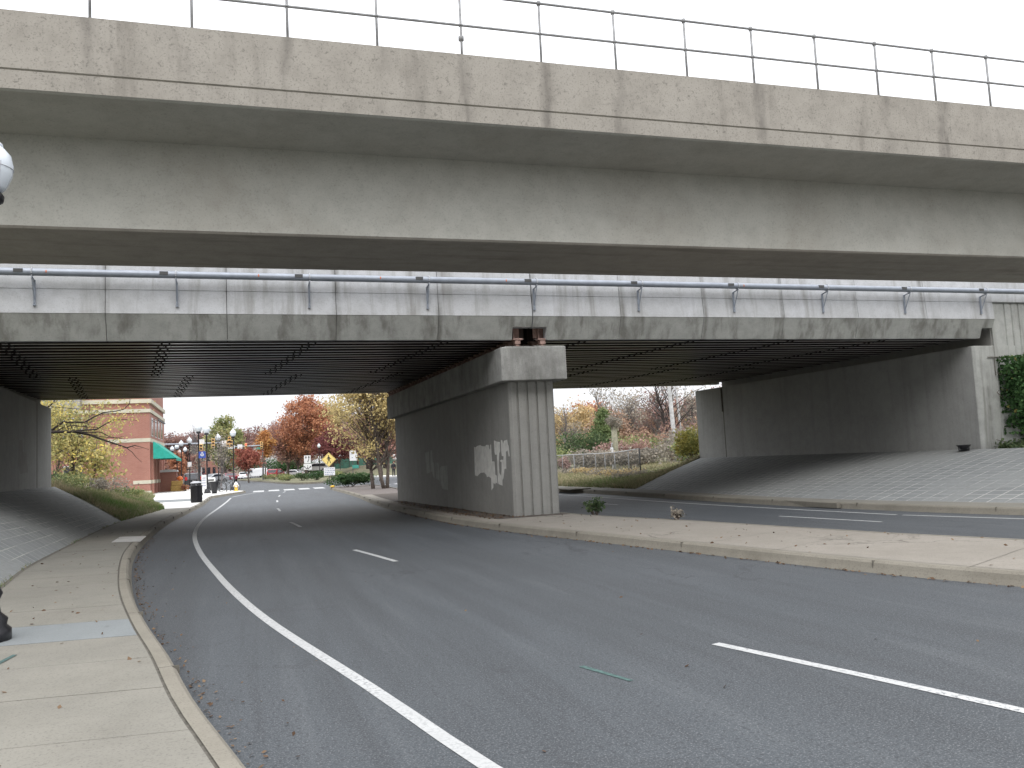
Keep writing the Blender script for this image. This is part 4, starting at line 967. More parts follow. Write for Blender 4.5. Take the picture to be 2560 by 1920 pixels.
for y in (74.4, 77.1, 79.7, 82.3, 84.9):
    p_ = MB().box(xr, xr+.22, y, y+.45, .1, 4.3).build('pilaster', M['brick'], bd)
    MB().box(xr, xr+.26, y-.02, y+.47, 1.0, 1.28).build('band', M['stone'], p_)
# windows on the front behind the saplings
for x in (-20.5,-17.8,-15.1,-12.4):
    for z0 in (1.0,4.8):
        f = MB().box(x-.7,x+.7,73.84,73.92,z0,z0+1.7).build('window', M['trim'], bd); MB().box(x-.62,x+.62,73.83,73.86,z0+.08,z0+1.62).build('pane', M['glass_dk'], f)
for k, y in enumerate((75.6,77.2,78.8,80.4)):
    l_ = MB(); l_.tube([(xr,y,6.2),(xr+.35,y,6.35),(xr+.55,y,6.3)], .02, 6); l_.lathe([(.04,.14),(.12,.0),(.13,-.04)], (xr+.58,y,6.18), 10); l_.build('wall_lamp', M['galv_dk'], bd)
aw = MB(); a0 = xr+.24; yo = 73.95; yn = 80.2
aw.add([(a0,yo,4.40),(a0+1.75,yo-.1,2.98),(a0+1.75,yn,2.98),(a0,yn,4.40)],[(0,1,2,3)])
aw.add([(a0,yo,4.40),(a0,yo,2.98),(a0+1.75,yo-.1,2.98)],[(0,1,2)])
aw.add([(a0,yn,4.40),(a0,yn,2.98),(a0+1.75,yn,2.98)],[(0,2,1)])
aw.add([(a0+1.75,yo-.1,2.98),(a0+1.75,yn,2.98),(a0+1.75,yn,2.76),(a0+1.75,yo-.1,2.76)],[(0,1,2,3)])
aw.build('awning', M['teal'], bd)
t = thing('brick_planter', 'brick wall end with a curved white cap beside the building', 'planter wall', (-5.95,80.8,.15))
MB().box(-.75,.75,-.4,.4,0,1.72).build('wall', M['brick'], t, world=False); MB().prism_y([(-.85,1.72),(.85,1.72),(.8,1.86),(.3,1.95),(-.3,1.95),(-.8,1.86)],-.5,.5).build('cap', M['white_metal'], t, world=False)
t = thing('hay_bale', 'tan hay bales and dry flowers stacked in front of the brick wall end', 'hay bale', (-5.0,79.6,.15))
MB().box(-.65,.65,-.3,.3,0,.50).build('lower_bale', M['hay'], t, world=False, bevel=.05); MB().box(-.60,.35,-.28,.28,.50,.92).build('upper_bale', M['hay'], t, world=False, bevel=.05)
t = thing('pumpkin', 'orange pumpkin sitting on the hay bales', 'pumpkin', (-4.9,79.5,1.07))
pm_ = MB(); rows = []
for i in range(9):
    ph = PI*i/8; rows.append([(.25*math.sin(ph)*(1+.06*math.cos(8*a))*math.cos(a)+0,.25*math.sin(ph)*(1+.06*math.cos(8*a))*math.sin(a),.20-.20*math.cos(ph)) for a in np.linspace(0,2*PI,33)[:-1]])
pm_.loft(rows, True); pm_.build('body', M['pumpkin'], t, world=False, smooth=True); MB().tube([(0,0,.38),(.02,0,.46)], .02, 6).build('stem', M['bark'], t, world=False)
bush('flower_tub', 'rusty brown dried flowers beside the hay bales', L['rust'], .7,.5,.6, 500, .07, (-4.45,79.3,.15), 4, 'plants')

# far brick building and grey roofed house
b2 = thing('brick_building', 'distant mauve brick block behind the row of lamps', 'building', (-5.6,185,.1))
MB().box(-7.6,-3.6,180,190,0,6.8).build('wall', M['brick'], b2); MB().box(-7.7,-3.5,179.9,190,6.8,7.1).build('cornice', M['stone'], b2)
for x in (-6.9,-5.9,-4.9):
    for z in (1.2,4.0): MB().box(x,x+.55,179.93,180.05,z,z+1.5).build('window', M['glass_dk'], b2)
hs2 = thing('house', 'distant house showing a steep grey gable roof above the trees', 'house', (5.8,204,.5))
MB().box(3.4,8.6,200,210,0,7.2).build('wall', M['trim'], hs2)
rf = MB().prism_y([(2.9,7.0),(8.9,7.0),(5.75,10.7)],199.6,210.4).build('roof', M['roofgrey'], hs2)
MB().box(5.0,5.6,205,205.6,9,11.6).build('chimney', M['stone'], rf)
MB().box(5.2,6.3,199.5,199.58,7.6,8.7).build('window', M['glass_dk'], hs2)

# ================================================================== CARS
def car(name, label, loc, rz, paint, kind='sedan', cat='car', group='cars at the far junction'):
    t = thing(name, label, cat, loc, rz, group)
    if kind == 'van':
        Lh, wd = 2.65, .98
        body = [(-Lh,.35),(-Lh-.02,.9),(-Lh+.15,1.98),(-Lh+.5,2.08),(.95,2.06),(1.25,1.98),(1.95,1.22),(2.55,1.02),(2.66,.75),(2.64,.32)]
        side = [(.55,1.22),(.62,1.78),(1.18,1.78),(1.62,1.24)]; wind = ((1.28,1.92),(1.90,1.27)); rear = ((-Lh+.11,1.72),(-Lh+.02,1.15)); wx = (-1.62,1.72); wr = .36
    elif kind == 'suv':
        Lh, wd = 2.3, .92
        body = [(-Lh,.40),(-Lh-.03,1.0),(-Lh+.18,1.62),(-Lh+.5,1.70),(.35,1.68),(1.05,1.12),(2.15,.98),(2.32,.7),(2.28,.35)]
        side = [(-1.8,1.10),(-1.72,1.52),(.25,1.54),(.85,1.12)]; wind = ((.42,1.62),(1.02,1.15)); rear = ((-Lh+.16,1.54),(-Lh+.02,1.10)); wx = (-1.4,1.4); wr = .35
    else:
        Lh, wd = 2.3, .88
        body = [(-Lh,.36),(-Lh-.03,.82),(-Lh+.05,.95),(-1.55,1.02),(-.95,1.40),(-.2,1.45),(.35,1.40),(1.05,.98),(2.10,.84),(2.30,.62),(2.26,.32)]
        side = [(-1.35,1.02),(-.85,1.33),(.28,1.34),(.85,1.00)]; wind = ((.40,1.36),(1.02,1.0)); rear = ((-1.0,1.36),(-1.52,1.04)); wx = (-1.4,1.42); wr = .32
    rows = []
    for y, s_, in ((-wd,.0),(-wd*.97,1),(wd*.97,1),(wd,.0)):
        pass
    m = MB(); ys = (-wd,-wd*.86,wd*.86,wd); ins = (.06,0,0,.06)
    rows = []
    for y, k in zip(ys, ins):
        r_ = []
        for x, z in body:
            yy = y*(1-.13*max(0,(z-1.0))/.9) ; r_.append((x*(1-k*.25), yy, z-(k if z>.6 else -k*.4)))
        rows.append(r_)
    o = m.loft(rows, True).build('body', paint, t, world=False, bevel=.04, seg=2); fix_normals(o)
    for s in (-1,1):
        gm = MB(); P_ = []
        for x, z in side: P_.append((x, s*(wd*(1-.13*max(0,z-1.0)/.9)-.002), z-.02))
        P2 = [(x,y+s*.018,z) for x,y,z in P_]; gm.loft([P_,P2], True); fix_normals(gm.build('side_window', M['glass_dk'], t, world=False))
        for x in wx:
            ty = MB(); ty.tube([(x,s*(wd-.20),wr),(x,s*(wd+.02),wr)], wr, 18); o = ty.build('wheel', M['rubber'], t, world=False, bevel=.02)
            MB().tube([(x,s*(wd-.02),wr),(x,s*(wd+.032),wr)], wr*.6, 14).build('rim', M['rim'], o, world=False)
        MB().obox((Lh-.10,s*(wd-.24),.64 if kind!='van' else .78),.20,.30,.15).build('headlight', M['lens'], t, world=False, bevel=.02)
        MB().obox((-Lh+.02,s*(wd-.16),.78 if kind=='sedan' else .95),.10,.24,.16 if kind=='sedan' else .34).build('taillight', M['tail'], t, world=False, bevel=.01)
        mr = MB(); mr.obox((side[-1][0]-.12,s*(wd+.10),side[-1][1]+.02),.10,.16,.12); mr.build('mirror', paint, t, world=False, bevel=.02)
    for (a, b_), nm in ((wind,'windscreen'),(rear,'rear_window')):
        dx_ = .02 if nm == 'windscreen' else -.02
        y_ = wd*.80; gm = MB(); gm.add([(a[0]+dx_,-y_*.92,a[1]),(a[0]+dx_,y_*.92,a[1]),(b_[0]+dx_,y_,b_[1]),(b_[0]+dx_,-y_,b_[1])],[(0,1,2,3)]); fix_normals(gm.build(nm, M['glass_dk'], t, world=False))
    bm2_ = MB(); bm2_.obox((Lh-.01,0,.34),.16,wd*1.8,.18); bm2_.obox((-Lh+.0,0,.38),.16,wd*1.8,.18); bm2_.build('bumper', M['galv_dk'] if kind=='van' else paint, t, world=False, bevel=.03)
    MB().obox((-Lh-.06,0,.62 if kind=='sedan' else .72),.03,.32,.14).build('number_plate', M['sign_white'], t, world=False)
    return t
car('van', 'white panel van parked side-on beyond the island', (3.35,190,0), math.radians(188), M['car_white'], 'van', 'van')
car('parked_car', 'black car seen from behind near the orange street tree', (-4.65,96,0), math.radians(96), M['car_black'], 'suv')
car('parked_car', 'silver car between the two lamp posts in the distance', (-3.7,140,0), math.radians(215), M['car_silver'])
car('parked_car', 'dark maroon car beside the silver car', (-1.35,143,0), math.radians(100), M['car_maroon'])
car('parked_car', 'white car seen from behind just left of the white van', (1.15,168,0), math.radians(80), M['car_white'])
car('parked_car', 'red car half hidden by the island shrubs', (6.1,148,0), math.radians(70), M['car_red'], 'suv')
car('parked_car', 'white car with lit red tail lamps behind the island shrubs', (8.9,150,0), math.radians(150), M['car_white'])
car('parked_car', 'white car on the grass rise left of the yellow diamond sign', (12.4,146,.72), math.radians(172), M['car_white'], 'suv')

# ================================================================== SIGNALS AND SIGNS
def mast(label, base, x0, x1, y, z, heads, signs):
    t = thing('traffic_signal', label, 'traffic signal', base)
    m = MB(); m.tube([(base[0],y,0),(base[0],y,z+.4)], [.13,.10], 10); m.build('post', M['galv_dk'], t)
    m = MB(); m.tube([(x0,y,z+.03),(x1,y,z-.03)], [.10,.06] if abs(x0-base[0])<abs(x1-base[0]) else [.06,.10], 8); m.build('mast_arm', M['conduit'], t)
    for hx, hz, n_, lit in heads:
        h = MB().box(hx-.16,hx+.16,y-.30,y-.10,hz-.17*n_,hz+.17*n_).build('signal_head', M['signal'], t, bevel=.02)
        for i in range(n_):
            zc_ = hz+.17*n_-.17-.34*i; s_ = MB(); s_.tube([(hx,y-.29,zc_),(hx,y-.33,zc_)], .11, 12); 
            s_.build('lens', redglow if (lit=='red' and i==0) else M['galv_dk'], h)
            v_ = MB(); v_.loft([[(hx+.125*math.cos(a),yy,zc_+.125*math.sin(a)) for a in np.linspace(-.2,PI+.2,9)] for yy in (y-.31,y-.5)]); v_.build('visor', M['signal'], h)
    for sx, sz, w_, h_, mt in signs:
        MB().box(sx-w_/2,sx+w_/2,y-.14,y-.11,sz-h_/2,sz+h_/2).build('sign_plate', mt, t)
    return t
redglow, nt_, b_ = newmat('lit_red_lens'); b_.inputs['Base Color'].default_value = (.8,.02,.03,1); b_.inputs['Emission Color'].default_value = (1,.04,.06,1); b_.inputs['Emission Strength'].default_value = 2.5
mast('near traffic signal mast arm with yellow heads crossing behind the lamp posts', (-8.4,95,0), -8.4, -.35, 95, 4.78, [(-2.48,4.72,3,''),(-.83,5.02,2,''),(-.98,4.62,2,''),(-.66,4.62,2,''),(-3.7,4.35,2,'')], [(-1.4,4.66,.65,.62,M['sign_white']),(-3.65,4.95,.6,.5,M['sign_white'])])
mast('far traffic signal mast arm with one lit red light', (3.5,130,0), 3.5, -1.6, 130, 5.25, [(1.15,5.15,3,'red'),(3.35,5.3,3,'')], [(.3,5.25,.7,.6,M['sign_white']),(-.9,5.2,.9,.5,M['sign_white']),(2.9,4.85,.55,.3,M['green_sign'])])
def signpost(name, label, loc, h, rz=0, cat='road sign'):
    t = thing(name, label, cat, loc, rz); MB().box(-.03,.03,.01,.05,0,h).build('post', M['galv_dk'], t, world=False); return t
# lane direction sign, black arrows on white
t = signpost('road_sign', 'white sign with two black arrows above a smaller white arrow plate', (7.75,101.5,.19), 3.0)
p1 = MB().box(-.38,.38,-.02,.0,1.98,2.90).build('arrow_panel', M['sign_white'], t, world=False)
a = MB(); yv = -.026
a.add([(-.27,yv,2.74),(-.05,yv,2.74),(-.16,yv,2.48)],[(0,2,1)]); a.add([(-.19,yv,2.86-.02),(-.13,yv,2.84),(-.13,yv,2.70),(-.19,yv,2.70)],[(0,1,2,3)])
pts = [(.06,2.08),(.06,2.22),(.17,2.42),(.17,2.66)]
for i in range(3):
    (x0,z0),(x1,z1) = pts[i],pts[i+1]; a.add([(x0-.04,yv,z0),(x0+.04,yv,z0),(x1+.04,yv,z1),(x1-.04,yv,z1)],[(0,1,2,3)])
a.add([(.04,yv,2.64),(.30,yv,2.64),(.17,yv,2.84)],[(0,1,2)])
a.build('arrows', M['sign_black'], p1, world=False)
p2 = MB().box(-.44,.48,-.02,.0,1.22,1.92).build('lower_panel', M['sign_white'], t, world=False)
a = MB(); yv = -.026
for sx in (-1,1):
    a.add([(sx*.06,yv,1.36),(sx*.30,yv,1.56),(sx*.34,yv,1.50),(sx*.08,yv,1.28)],[(0,1,2,3)]); a.add([(sx*.25,yv,1.64),(sx*.40,yv,1.66),(sx*.39,yv,1.46)],[(0,1,2)])
a.add([(-.08,yv,1.34),(.08,yv,1.34),(.05,yv,1.52),(-.05,yv,1.52)],[(0,1,2,3)]); a.add([(-.045,yv,1.62),(.045,yv,1.62),(.045,yv,1.70),(-.045,yv,1.70)],[(0,1,2,3)])
a.build('arrows', M['sign_black'], p2, world=False)
# pedestrian warning sign
t = signpost('pedestrian_sign', 'yellow diamond pedestrian crossing sign above a white text plate', (7.2,71.5,.12), 2.7)
s_ = .60; d_ = MB(); d_.prism_y([(0,2.12-s_),(s_,2.12),(0,2.12+s_),(-s_,2.12)], -.02, 0)
dd = d_.build('diamond', M['sign_yellow'], t, world=False); 
b_ = MB(); zz = 2.12
for k in range(4):
    a0 = PI/2*k; a1 = PI/2*(k+1); r0_, r1_ = .545,.525
    b_.add([(r0_*math.cos(a0),-.023,zz+r0_*math.sin(a0)),(r0_*math.cos(a1),-.023,zz+r0_*math.sin(a1)),(r1_*math.cos(a1),-.023,zz+r1_*math.sin(a1)),(r1_*math.cos(a0),-.023,zz+r1_*math.sin(a0))],[(0,1,2,3)])
b_.build('border', M['sign_black'], dd, world=False)
f_ = MB(); yv=-.026
def limb(pts_, w_):
    for i in range(len(pts_)-1):
        (x0,z0),(x1,z1) = pts_[i],pts_[i+1]; L_ = math.hypot(x1-x0,z1-z0); nx,nz_ = -(z1-z0)/L_*w_/2,(x1-x0)/L_*w_/2
        f_.add([(x0-nx,yv,z0-nz_),(x0+nx,yv,z0+nz_),(x1+nx,yv,z1+nz_),(x1-nx,yv,z1-nz_)],[(0,1,2,3)])
f_.add([(.0-.02+.055*math.cos(a),yv,zz+.31+.055*math.sin(a)) for a in np.linspace(0,2*PI,13)[:-1]],[tuple(range(12))])
limb([(-.01,zz+.24),(.02,zz+.0)],.13); limb([(-.02,zz+.22),(-.13,zz+.11),(-.10,zz-.01)],.045); limb([(.02,zz+.21),(.12,zz+.10),(.19,zz+.05)],.045)
limb([(.0,zz+.02),(-.06,zz-.14),(-.11,zz-.33)],.06); limb([(.03,zz+.02),(.09,zz-.13),(.14,zz-.31)],.06)
f_.build('walking_figure', M['sign_black'], dd, world=False)
p2 = MB().box(-.42,.48,-.02,.0,.80,1.46).build('text_plate', M['sign_white'], t, world=False)
a = MB(); rr_ = random.Random(3)
for row in range(4):
    x = -.34
    while x < .36:
        w_ = rr_.uniform(.05,.16); z_ = 1.36-.15*row; a.add([(x,-.024,z_-.04),(x+w_,-.024,z_-.04),(x+w_,-.024,z_+.02),(x,-.024,z_+.02)],[(0,1,2,3)]); x += w_+.05
a.build('print', M['sign_text'], p2, world=False)
t = signpost('road_sign', 'white square sign seen at an angle beside the yellow leaved trees', (9.7,75.5,.12), 3.0, .35)
MB().box(-.30,.30,-.02,.0,1.95,2.85).build('panel', M['sign_white'], t, world=False); MB().box(.02,.50,.055,.07,1.95,2.65).build('back_panel', M['sign_white'], t, world=False)
a = MB(); a.tube([(-.18,-.026,2.55),(-.02,-.026,2.60),(.12,-.026,2.66)], .03,4); a.obox((-.05,-.026,2.2),.1,.008,.06); a.build('mark', M['sign_text'], t, world=False)
m = MB().box(-.05,.55,-.05,.05,1.25,1.55).build('box', M['green_sign'], t, world=False, bevel=.02)
t = signpost('road_sign', 'small white sign partly hidden behind the pier edge', (16.6,92,.15), 2.6)
MB().box(-.4,.4,-.02,0,1.95,2.5).build('panel', M['sign_white'], t, world=False); a = MB(); a.add([(-.12,-.026,2.3),(.12,-.026,2.3),(0,-.026,2.1)],[(0,2,1)]); a.build('mark', M['sign_black'], t, world=False)

# ================================================================== PERSON standing on the far pavement
pt = thing('person', 'person in dark jacket and trousers standing on the far pavement beside the pier', 'person', (17.15,97.2,.15), math.radians(150))
def skinmesh(name, V, E, R, mat, parent, sub=2):
    me = bpy.data.meshes.new(name); me.from_pydata(V, E, []); o = bpy.data.objects.new(name, me); COL.objects.link(o); o.parent = parent
    s = o.modifiers.new('Skin','SKIN'); me.skin_vertices[0].data
    for i, r in enumerate(R): me.skin_vertices[0].data[i].radius = (r if hasattr(r,'__len__') else (r,r)); 
    me.skin_vertices[0].data[0].use_root = True
    u = o.modifiers.new('Sub','SUBSURF'); u.levels = sub; u.render_levels = sub; me.materials.append(mat); return o
def ensure_skin(me):
    if not me.skin_vertices:
        import bmesh
        bm = bmesh.new(); bm.from_mesh(me); bm.verts.layers.skin.verify(); bm.to_mesh(me); bm.free()
def skinmesh(name, V, E, R, mat, parent, sub=2):
    me = bpy.data.meshes.new(name); me.from_pydata(V, E, []); ensure_skin(me)
    o = bpy.data.objects.new(name, me); COL.objects.link(o); o.parent = parent; o.modifiers.new('Skin','SKIN')
    for i, r in enumerate(R): me.skin_vertices[0].data[i].radius = (r if hasattr(r,'__len__') else (r,r))
    me.skin_vertices[0].data[0].use_root = True
    u = o.modifiers.new('Sub','SUBSURF'); u.levels = sub; u.render_levels = sub; me.materials.append(mat)
    return o
V = [(0,0,.95),(0,.0,1.15),(0,.0,1.36),(0,.01,1.47),(0,0,1.53),(0,-.015,1.62),(0,-.01,1.70),
     (.19,0,1.40),(.24,.02,1.14),(.22,-.10,.92),(.20,-.15,.84),(-.19,0,1.40),(-.24,.02,1.14),(-.22,-.08,.92),(-.20,-.13,.84),
     (.10,0,.88),(.11,-.02,.50),(.12,.02,.10),(.13,-.10,.04),(-.10,0,.88),(-.12,.02,.50),(-.14,.06,.10),(-.15,-.06,.04)]
Eg = [(0,1),(1,2),(2,3),(3,4),(4,5),(5,6),(2,7),(7,8),(8,9),(9,10),(2,11),(11,12),(12,13),(13,14),(0,15),(15,16),(16,17),(17,18),(0,19),(19,20),(20,21),(21,22)]
Rd = [(.14,.10),(.14,.10),(.16,.11),.055,.06,(.075,.095),(.06,.075),.06,.045,.035,.04,.06,.045,.035,.04,.085,.06,.04,.04,.085,.06,.04,.04]
skinmesh('body', V, Eg, Rd, M['skin'], pt)
sel = [0,1,2,3,7,8,9,11,12,13]; mp_ = {a:i for i,a in enumerate(sel)}
skinmesh('jacket', [V[i] if i!=3 else (0,.01,1.43) for i in sel], [(mp_[a],mp_[b]) for a,b in Eg if a in mp_ and b in mp_], [(.17,.135),(.165,.13),(.18,.135),.075,.082,.065,.052,.082,.065,.052], M['jacket'], pt)
sel = [0,15,16,17,18,19,20,21,22]; mp_ = {a:i for i,a in enumerate(sel)}
skinmesh('trousers', [V[i] for i in sel], [(mp_[a],mp_[b]) for a,b in Eg if a in mp_ and b in mp_], [(.155,.12),.105,.08,.06,.055,.105,.08,.06,.055], M['trousers'], pt)
MB().lathe([(.0,.12),(.06,.11),(.09,.06),(.098,0),(.095,-.06),(.08,-.12)], (0,.022,1.66), 14).build('hair', M['hair'], pt, world=False, smooth=True)
fc = MB(); fc.tube([(0,-.10,1.63),(0,-.125,1.605)], [.008,.014], 6); fc.obox((-.03,-.098,1.645),.018,.01,.01); fc.obox((.03,-.098,1.645),.018,.01,.01); fc.obox((0,-.098,1.575),.04,.01,.008)
fc.build('face', M['hair'], pt, world=False)

# ================================================================== FENCE, POLES, METER
fe = thing('chain_link_fence', 'galvanised chain link fence with a top rail on the verge', 'fence', (21,46,.2))
FP = [(16.9,33.9),(17.9,37),(19.47,38.9)]
FL = [(19.5,38.8),(20.42,42),(21.22,45.5),(21.94,48.5),(22.4,51),(22.8,54),(23.0,56.2),(23.2,59),(23.4,62.5),(23.6,66)]
def fz(y): return .24+.16*max(0,(46-y)/8)
for i, (x,y) in enumerate(FL):
    MB().tube([(x,y,fz(y)-.3),(x,y,fz(y)+1.42)], .038 if i in (0,6) else .026, 8).build('post', M['galv_dk'] if i == 0 else M['fence'], fe, smooth=True)
MB().tube([(x,y,fz(y)+1.40) for x,y in FL], .024, 8).build('top_rail', M['galv'], fe, smooth=True)
wm = MB(); FLs = resample(np.array(FL), 560); hh = 1.36
def wp_(u, v):
    u = min(max(u,0),len(FLs)-1); i = int(u); j = min(i+1,len(FLs)-1); p = FLs[i]*(1-(u-i))+FLs[j]*(u-i); return (p[0],p[1],fz(p[1])+.03+v)
du = 27.9/560
for k in range(-30, 560):
    if k % 1: continue
    for s_ in (1,-1):
        n_ = 4; a_ = [(k+s_*0 + (hh/du)*(t/n_)*1.0*(1 if s_>0 else -1) + (0 if s_>0 else hh/du), hh*t/n_) for t in range(n_+1)]
        if a_[0][0] < 0 and a_[-1][0] < 0: continue
        if k % 2 == 0:
            pts_ = [wp_(u,v) for u,v in a_ if 0 <= u <= 559]
            if len(pts_) > 1: wm.strip([(x,y,z-.0045) for x,y,z in pts_],[(x,y,z+.0045) for x,y,z in pts_])
wm.build('wire_mesh', M['fence'], fe)
t = thing('utility_pole', 'weathered wooden utility pole wrapped by vines behind the fence', 'utility pole', (28.1,60,.3))
MB().tube([(0,0,-.3),(-.02,0,3.95)], [.27,.22], 14).build('pole', M['wood_pole'], t, world=False, smooth=True)
m = MB(); m.box(-.46,-.24,-.16,.02,1.35,1.75); m.box(-.44,-.24,-.14,.02,.95,1.2); m.build('meter_box', M['white_metal'], t, world=False, bevel=.015)
m = MB(); m.tube([(-.34,-.08,-.1),(-.34,-.08,1.0)], .04, 8); m.tube([(-.34,-.08,1.7),(-.34,-.08,2.05),(-.3,-.08,2.1),(-.24,-.05,2.0)], .035, 8); m.build('conduit', M['galv'], t, world=False)
bush('climbing_vine', 'grey green vine crown on top of the utility pole', L['grey'], 1.7,1.4,1.3, 800, .09, (28.0,60,3.4), 21, 'vine')
for loc, h_, lb, rr_ in [((38.9,70,.4),11,'thick pale birch like trunk near the right abutment',.21),((42.5,75,.4),9.0,'thin pale pole right of the thick pale trunk',.13)]:
    t = thing('pale_trunk' if rr_>.2 else 'steel_pole', lb, 'trunk' if rr_>.2 else 'pole', loc)
    MB().tube([(0,0,-.3),(-.05,0,h_*.3),(-.2,0,h_*.65),(-.32,0,h_)], [rr_*1.1,rr_,rr_*.9,rr_*.8], 12).build('shaft', M['bark_pale'], t, world=False, smooth=True)
    m = MB(); m.tube([(-.15,0,h_*.55),(.5,0,h_*.68),(.9,0,h_*.85)], [rr_*.3,rr_*.2,.02], 6); m.build('limb', M['bark_pale'], t, world=False)
gf = thing('screen_fence', 'dark green mesh fence at the top of the grass rise', 'fence', (22,150,1.5))
for k in range(9): MB().box(15.5+1.6*k,17.05+1.6*k,149.95,150.0,1.2,2.9).build('panel', M['screen'], gf)
for k in range(10): MB().tube([(15.47+1.6*k,149.9,.9),(15.47+1.6*k,149.9,3.0)], .04, 6).build('post', M['galv_dk'], gf)

# ================================================================== TREES
tree('sapling', 'tallest yellow leaved sapling on the bank before the brick wall', L['saps'], 6.2, 2.1, 3.6, 2.4, 70, 42, .34, .095, .10, 1, 'bark', (-8.4,50,.7), group='yellow saplings on the left bank', stems=[(0,0,-.1,.3),(.12,.1,.7,-.2)])
tree('sapling', 'thin yellow sapling second from the left on the bank', L['saps'], 6.2, 1.5, 3.7, 2.3, 45, 34, .32, .095, .06, 2, 'bark', (-9.55,52,.8), group='yellow saplings on the left bank', stems=[(0,0,.3,0)])
tree('sapling', 'leftmost yellow green sapling beside the left abutment', L['saps'], 6.2, 1.5, 4.0, 2.2, 50, 34, .32, .095, .06, 3, 'bark', (-10.3,52.5,.8), group='yellow saplings on the left bank', stems=[(0,0,.15,0)])
tree('sapling', 'low spreading sapling with golden leaves nearest the brick corner', L['saps'], 3.6, 1.7, 2.0, 1.5, 40, 48, .30, .11, .05, 5, 'bark', (-7.3,49,.6), group='yellow saplings on the left bank', stems=[(0,0,.2,.1)])
bt = thing('bare_tree', 'dark leaning tree reaching a long bare branch across the brick building', 'tree', (-9.6,42.2,1.0))
m = MB(); m.tube([(-9.6,42.2,.8),(-9.5,42.1,2.2),(-9.1,42,3.4),(-8.9,42,5.0),(-9,42,7.5)], [.24,.20,.17,.13,.04], 9); m.build('trunk', M['bark_dk'], bt, smooth=True)
m = MB(); Yb = 42
def br_(P_, r0_, r1_): 
    n_ = len(P_); m.tube([(x,Yb+random.uniform(-.12,.12),z) for x,z in P_], [r0_*(1-i/(n_-1))+r1_*i/(n_-1) for i in range(n_)], 6)
br_([(-9.2,3.5),(-8.9,3.66),(-8.22,3.79),(-7.6,3.80),(-7.0,3.78),(-6.43,3.64),(-6.0,3.45),(-5.6,3.28),(-5.2,3.12),(-4.83,2.96)], .085, .03)
br_([(-4.83,2.96),(-4.5,3.06),(-4.25,2.98),(-3.88,2.84)], .028, .008); br_([(-4.83,2.96),(-4.6,2.75),(-4.42,2.5),(-4.2,2.26)], .02, .006); br_([(-4.62,3.02),(-4.45,2.92),(-4.2,2.90)], .014, .005)
br_([(-8.0,3.82),(-7.75,4.02),(-7.44,4.23),(-7.0,4.20),(-6.54,4.2),(-6.2,4.40),(-5.8,4.60),(-5.3,4.66),(-4.95,4.74),(-4.71,4.99),(-4.66,5.3)], .055, .012)
br_([(-7.7,3.83),(-7.45,4.0),(-7.0,4.06),(-6.6,4.0),(-6.0,3.93)], .03, .012); br_([(-7.35,3.8),(-6.8,3.83),(-6.1,3.85),(-5.95,3.92),(-5.6,4.16),(-5.28,4.29),(-4.7,4.24),(-4.33,4.21)], .045, .008)
br_([(-6.9,3.78),(-6.3,3.73),(-5.9,3.72),(-5.55,3.5),(-5.2,3.42),(-4.9,3.36)], .03, .008); br_([(-6.3,3.62),(-5.8,3.5),(-5.4,3.44),(-5.0,3.48)], .02, .006)
br_([(-9.0,4.6),(-8.5,4.7),(-8.24,4.83),(-7.95,4.98),(-7.81,5.15),(-7.7,5.4)], .05, .02); br_([(-7.9,4.92),(-7.4,4.88),(-6.8,4.80),(-6.2,4.72)], .018, .006)
br_([(-6.6,3.75),(-6.8,3.4),(-6.75,3.1)], .012, .005); br_([(-7.2,3.79),(-7.3,4.1),(-7.15,4.5),(-7.1,4.9)], .012, .005); br_([(-8.1,3.9),(-8.0,4.4),(-7.7,4.7),(-7.3,4.75)], .016, .005)
m.build('branch', M['bark_dk'], bt, smooth=True)
pc = []
for cx, cz, s_, n_ in [(-8.0,4.7,.35,300),(-5.25,4.3,.18,90),(-5.5,4.1,.25,60),(-4.5,4.7,.3,60),(-7.8,5.3,.4,200),(-4.9,4.15,.2,40),(-7.2,4.0,.25,40),(-5.15,2.8,.12,60)]:
    pc.append(np.array([cx,42,cz])+RNG.normal(size=(n_,3))*np.array([s_,.4,s_*.7]))
pc = np.concatenate(pc)-np.array([-9.6,42.2,1.0]); quads('crown', pc, .075, L['saps'], RNG.uniform(.3,1,len(pc)), bt)
# big yellow trees in the median
tree('yellow_tree', 'large multi stemmed yellow leaved tree standing in the median mulch', L['yellow'], 9.5, 3.8, 5.6, 3.9, 230, 62, .42, .10, .105, 8, 'bark', (8.35,53.2,.1), stems=[(-.25,.3,-.5,.3),(.3,-.7,-1.1,-.2),(.5,-.4,.35,.2)], fork=.22, limb_r=.38)
tree('rust_tree', 'reddish brown tree behind the big yellow tree beside the pier', L['pink'], 8.5, 3.2, 4.9, 3.6, 90, 70, .5, .16, .15, 9, 'bark', (13.5,84,.1))
hd = bush('hedge', 'low clipped dark green hedge in the median mulch', L['dkgreen'], 3.1,1.4,1.0, 5200, .075, (7.55,61.5,.12), 2, 'hedge')
t = thing('pumpkin', 'small bright yellow gourd on the ground at the left end of the hedge', 'gourd', (5.98+.35,60.8,.15)); MB().lathe([(0,0),(.13,.02),(.17,.08),(.12,.15),(0,.17)],(0,0,0),14).build('body', M['yellow'], t, world=False, smooth=True)
